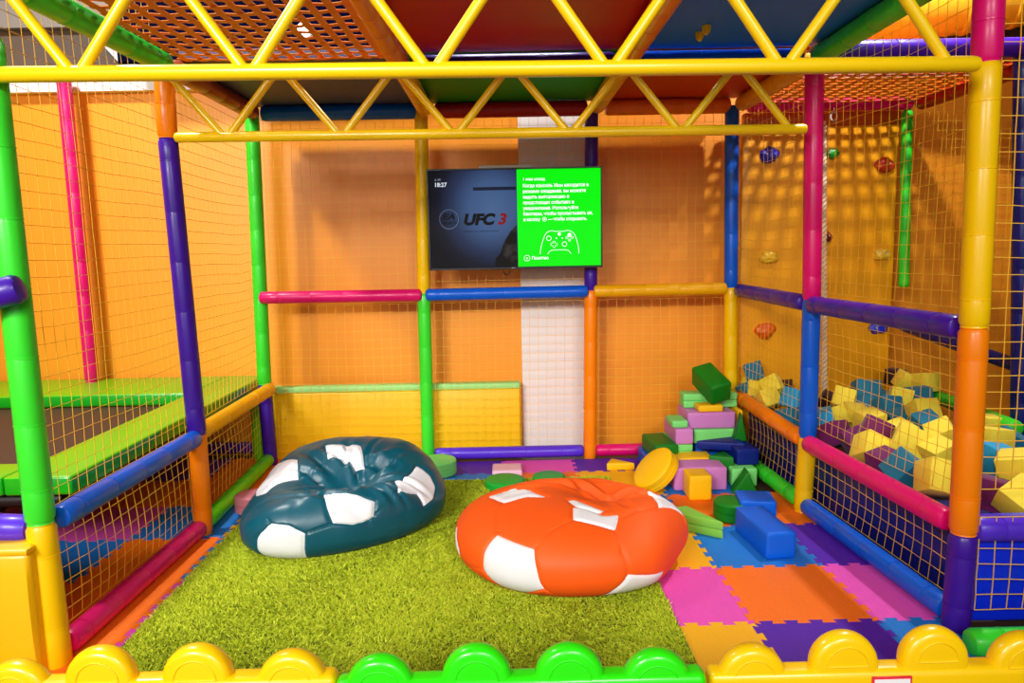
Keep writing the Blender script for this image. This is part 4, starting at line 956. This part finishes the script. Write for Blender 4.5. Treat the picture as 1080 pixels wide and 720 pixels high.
def fence(color, rgb, bumps, ends, vb, Yc, label, sticker=None):
    m = mat('fence_plastic_'+color, rgb, .3, .04, 20, coat=.3)
    e0, e1 = at(ends[0], vb, 'y', Yc), at(ends[1], vb, 'y', Yc)
    root = empty('playpen_panel', ((e0.x+e1.x)/2, Yc, 0), label, 'fence', 'playpen fence panels in the foreground'); ox = root.location.x; W_ = e1.x-e0.x
    zt = at((ends[0]+ends[1])/2, vb, 'y', Yc).z
    bm = bmesh.new(); add_box(bm, (0,0,zt-.036), (W_, .060, .072), .018, 4); from_bm('top_rail', bm, m, root)
    bm = bmesh.new(); add_box(bm, (0,0,.05), (W_, .06, .10), .016, 4); from_bm('bottom_rail', bm, m, root)
    for u, vt in bumps:
        p = at(u, vt, 'y', Yc); R = .081
        bm = bmesh.new(); dome(bm, 0, p.z-R, R, .048); add_box(bm, (0,0,(p.z-R)/2), (.125,.044,p.z-R), .012, 3)
        k = from_bm('picket', bm, m, root); k.location = (p.x-ox, 0, 0)
        bm = bmesh.new(); zc, rr_ = p.z-R+.004, R*.60                    # the moulded half-round outline on the face
        path = [Vector((rr_*math.cos(PI*q/20), 0, rr_*math.sin(PI*q/20)*1.0)) for q in range(21)]
        for a_, b_ in zip(path, path[1:] + path[:1]): add_lathe(bm, a_, b_, [(-.001,.0030),((b_-a_).length+.001,.0030)], 8)
        k2 = from_bm('moulded_outline', bm, m, k); k2.location = (0, -.0238, zc)
    if sticker:
        u, v = sticker; p = at(u, v, 'y', Yc-.032)
        boxm('sticker', (p.x-ox,-.0315,p.z-.035), (.095,.004,.07), mat('sticker_red_rim', (226,40,60), .4), root, .0013)['label'] = 'white sticker with red rim'
        boxm('sticker_face', (p.x-ox,-.0340,p.z-.036), (.084,.0015,.060), mat('sticker_white', (250,246,248), .4), root, 0)
    return root
fence('yellow', (255,206,6), [(16,696),(105,681),(207,679),(307,685)], (-60,356), 712, -3.44, 'yellow playpen fence panel in the left foreground')
fence('green', (44,232,14), [(400,690),(502,679),(600,678),(692,684)], (354,743), 709, -3.46, 'green playpen fence panel in the middle foreground')
fence('yellow', (255,206,6), [(793,679),(890,665),(985,660),(1080,666)], (746,1150), 699, -3.42, 'yellow playpen fence panel with a white sticker in the right foreground', (941,713))
bm = bmesh.new(); add_lathe(bm, (0,0,0), (0,0,.50), [(0,.022),(.48,.022),(.49,.018),(.50,.01)], 16)
tag(from_bm('hinge_pin', bm, mat('pin_blue', (16,60,190), .35), loc=(at(745,712,'y',-3.43).x+.002, -3.425, 0)), 'blue hinge pin between the green and right yellow fence panels', 'pin') if False else None

# ================================================================ light
def area(name, loc, size, power, aim=None, color=(1,.985,.955), spread=PI):
    l = bpy.data.lights.new(name, 'AREA'); l.shape = 'RECTANGLE'; l.size, l.size_y = size; l.energy = power; l.color = color; l.spread = spread
    o = bpy.data.objects.new(name, l); COL.objects.link(o); o.location = loc
    d = (Vector(aim) - Vector(loc)) if aim else Vector((0,0,-1)); o.rotation_euler = d.to_track_quat('-Z', 'Y').to_euler(); return o
wd_ = bpy.data.worlds.new('world'); S.world = wd_; wd_.use_nodes = True; bgn = wd_.node_tree.nodes['Background']; bgn.inputs[0].default_value = (1,.985,.97,1); bgn.inputs[1].default_value = .62
area('lamp_left', (-2.9,-1.55,4.5), (.3,.3), 135)
area('lamp_centre', (.1,-.75,3.55), (.8,.12), 26)
area('lamp_right', (2.30,-1.3,3.58), (.10,.10), 58)
area('lamp_front_left', (-3.0,-8.6,3.9), (2.4,1.2), 62, (-.9,-1.2,.9), spread=math.radians(60))
area('lamp_front_right', (1.4,-8.6,3.9), (2.0,1.0), 24, (0,-1.2,.6), spread=math.radians(60))
lamp = empty('wall_lamp', at(323,33,'y',-.027), 'small bright lamp on the dark panel glimpsed through the orange strap net', 'lamp')
bm = bmesh.new(); add_lathe(bm, (0,0,0), (0,-.04,0), [(0,.055),(.02,.058),(.04,.052)], 24); from_bm('housing', bm, mat('white_window_frame', (232,232,236), .35), lamp)
bm = bmesh.new(); add_lathe(bm, (0,-.0405,0), (0,-.052,0), [(0,.046),(.008,.040),(.0115,.02)], 24); from_bm('diffuser', bm, emis('lamp_glow', (255,250,240), 6), lamp)
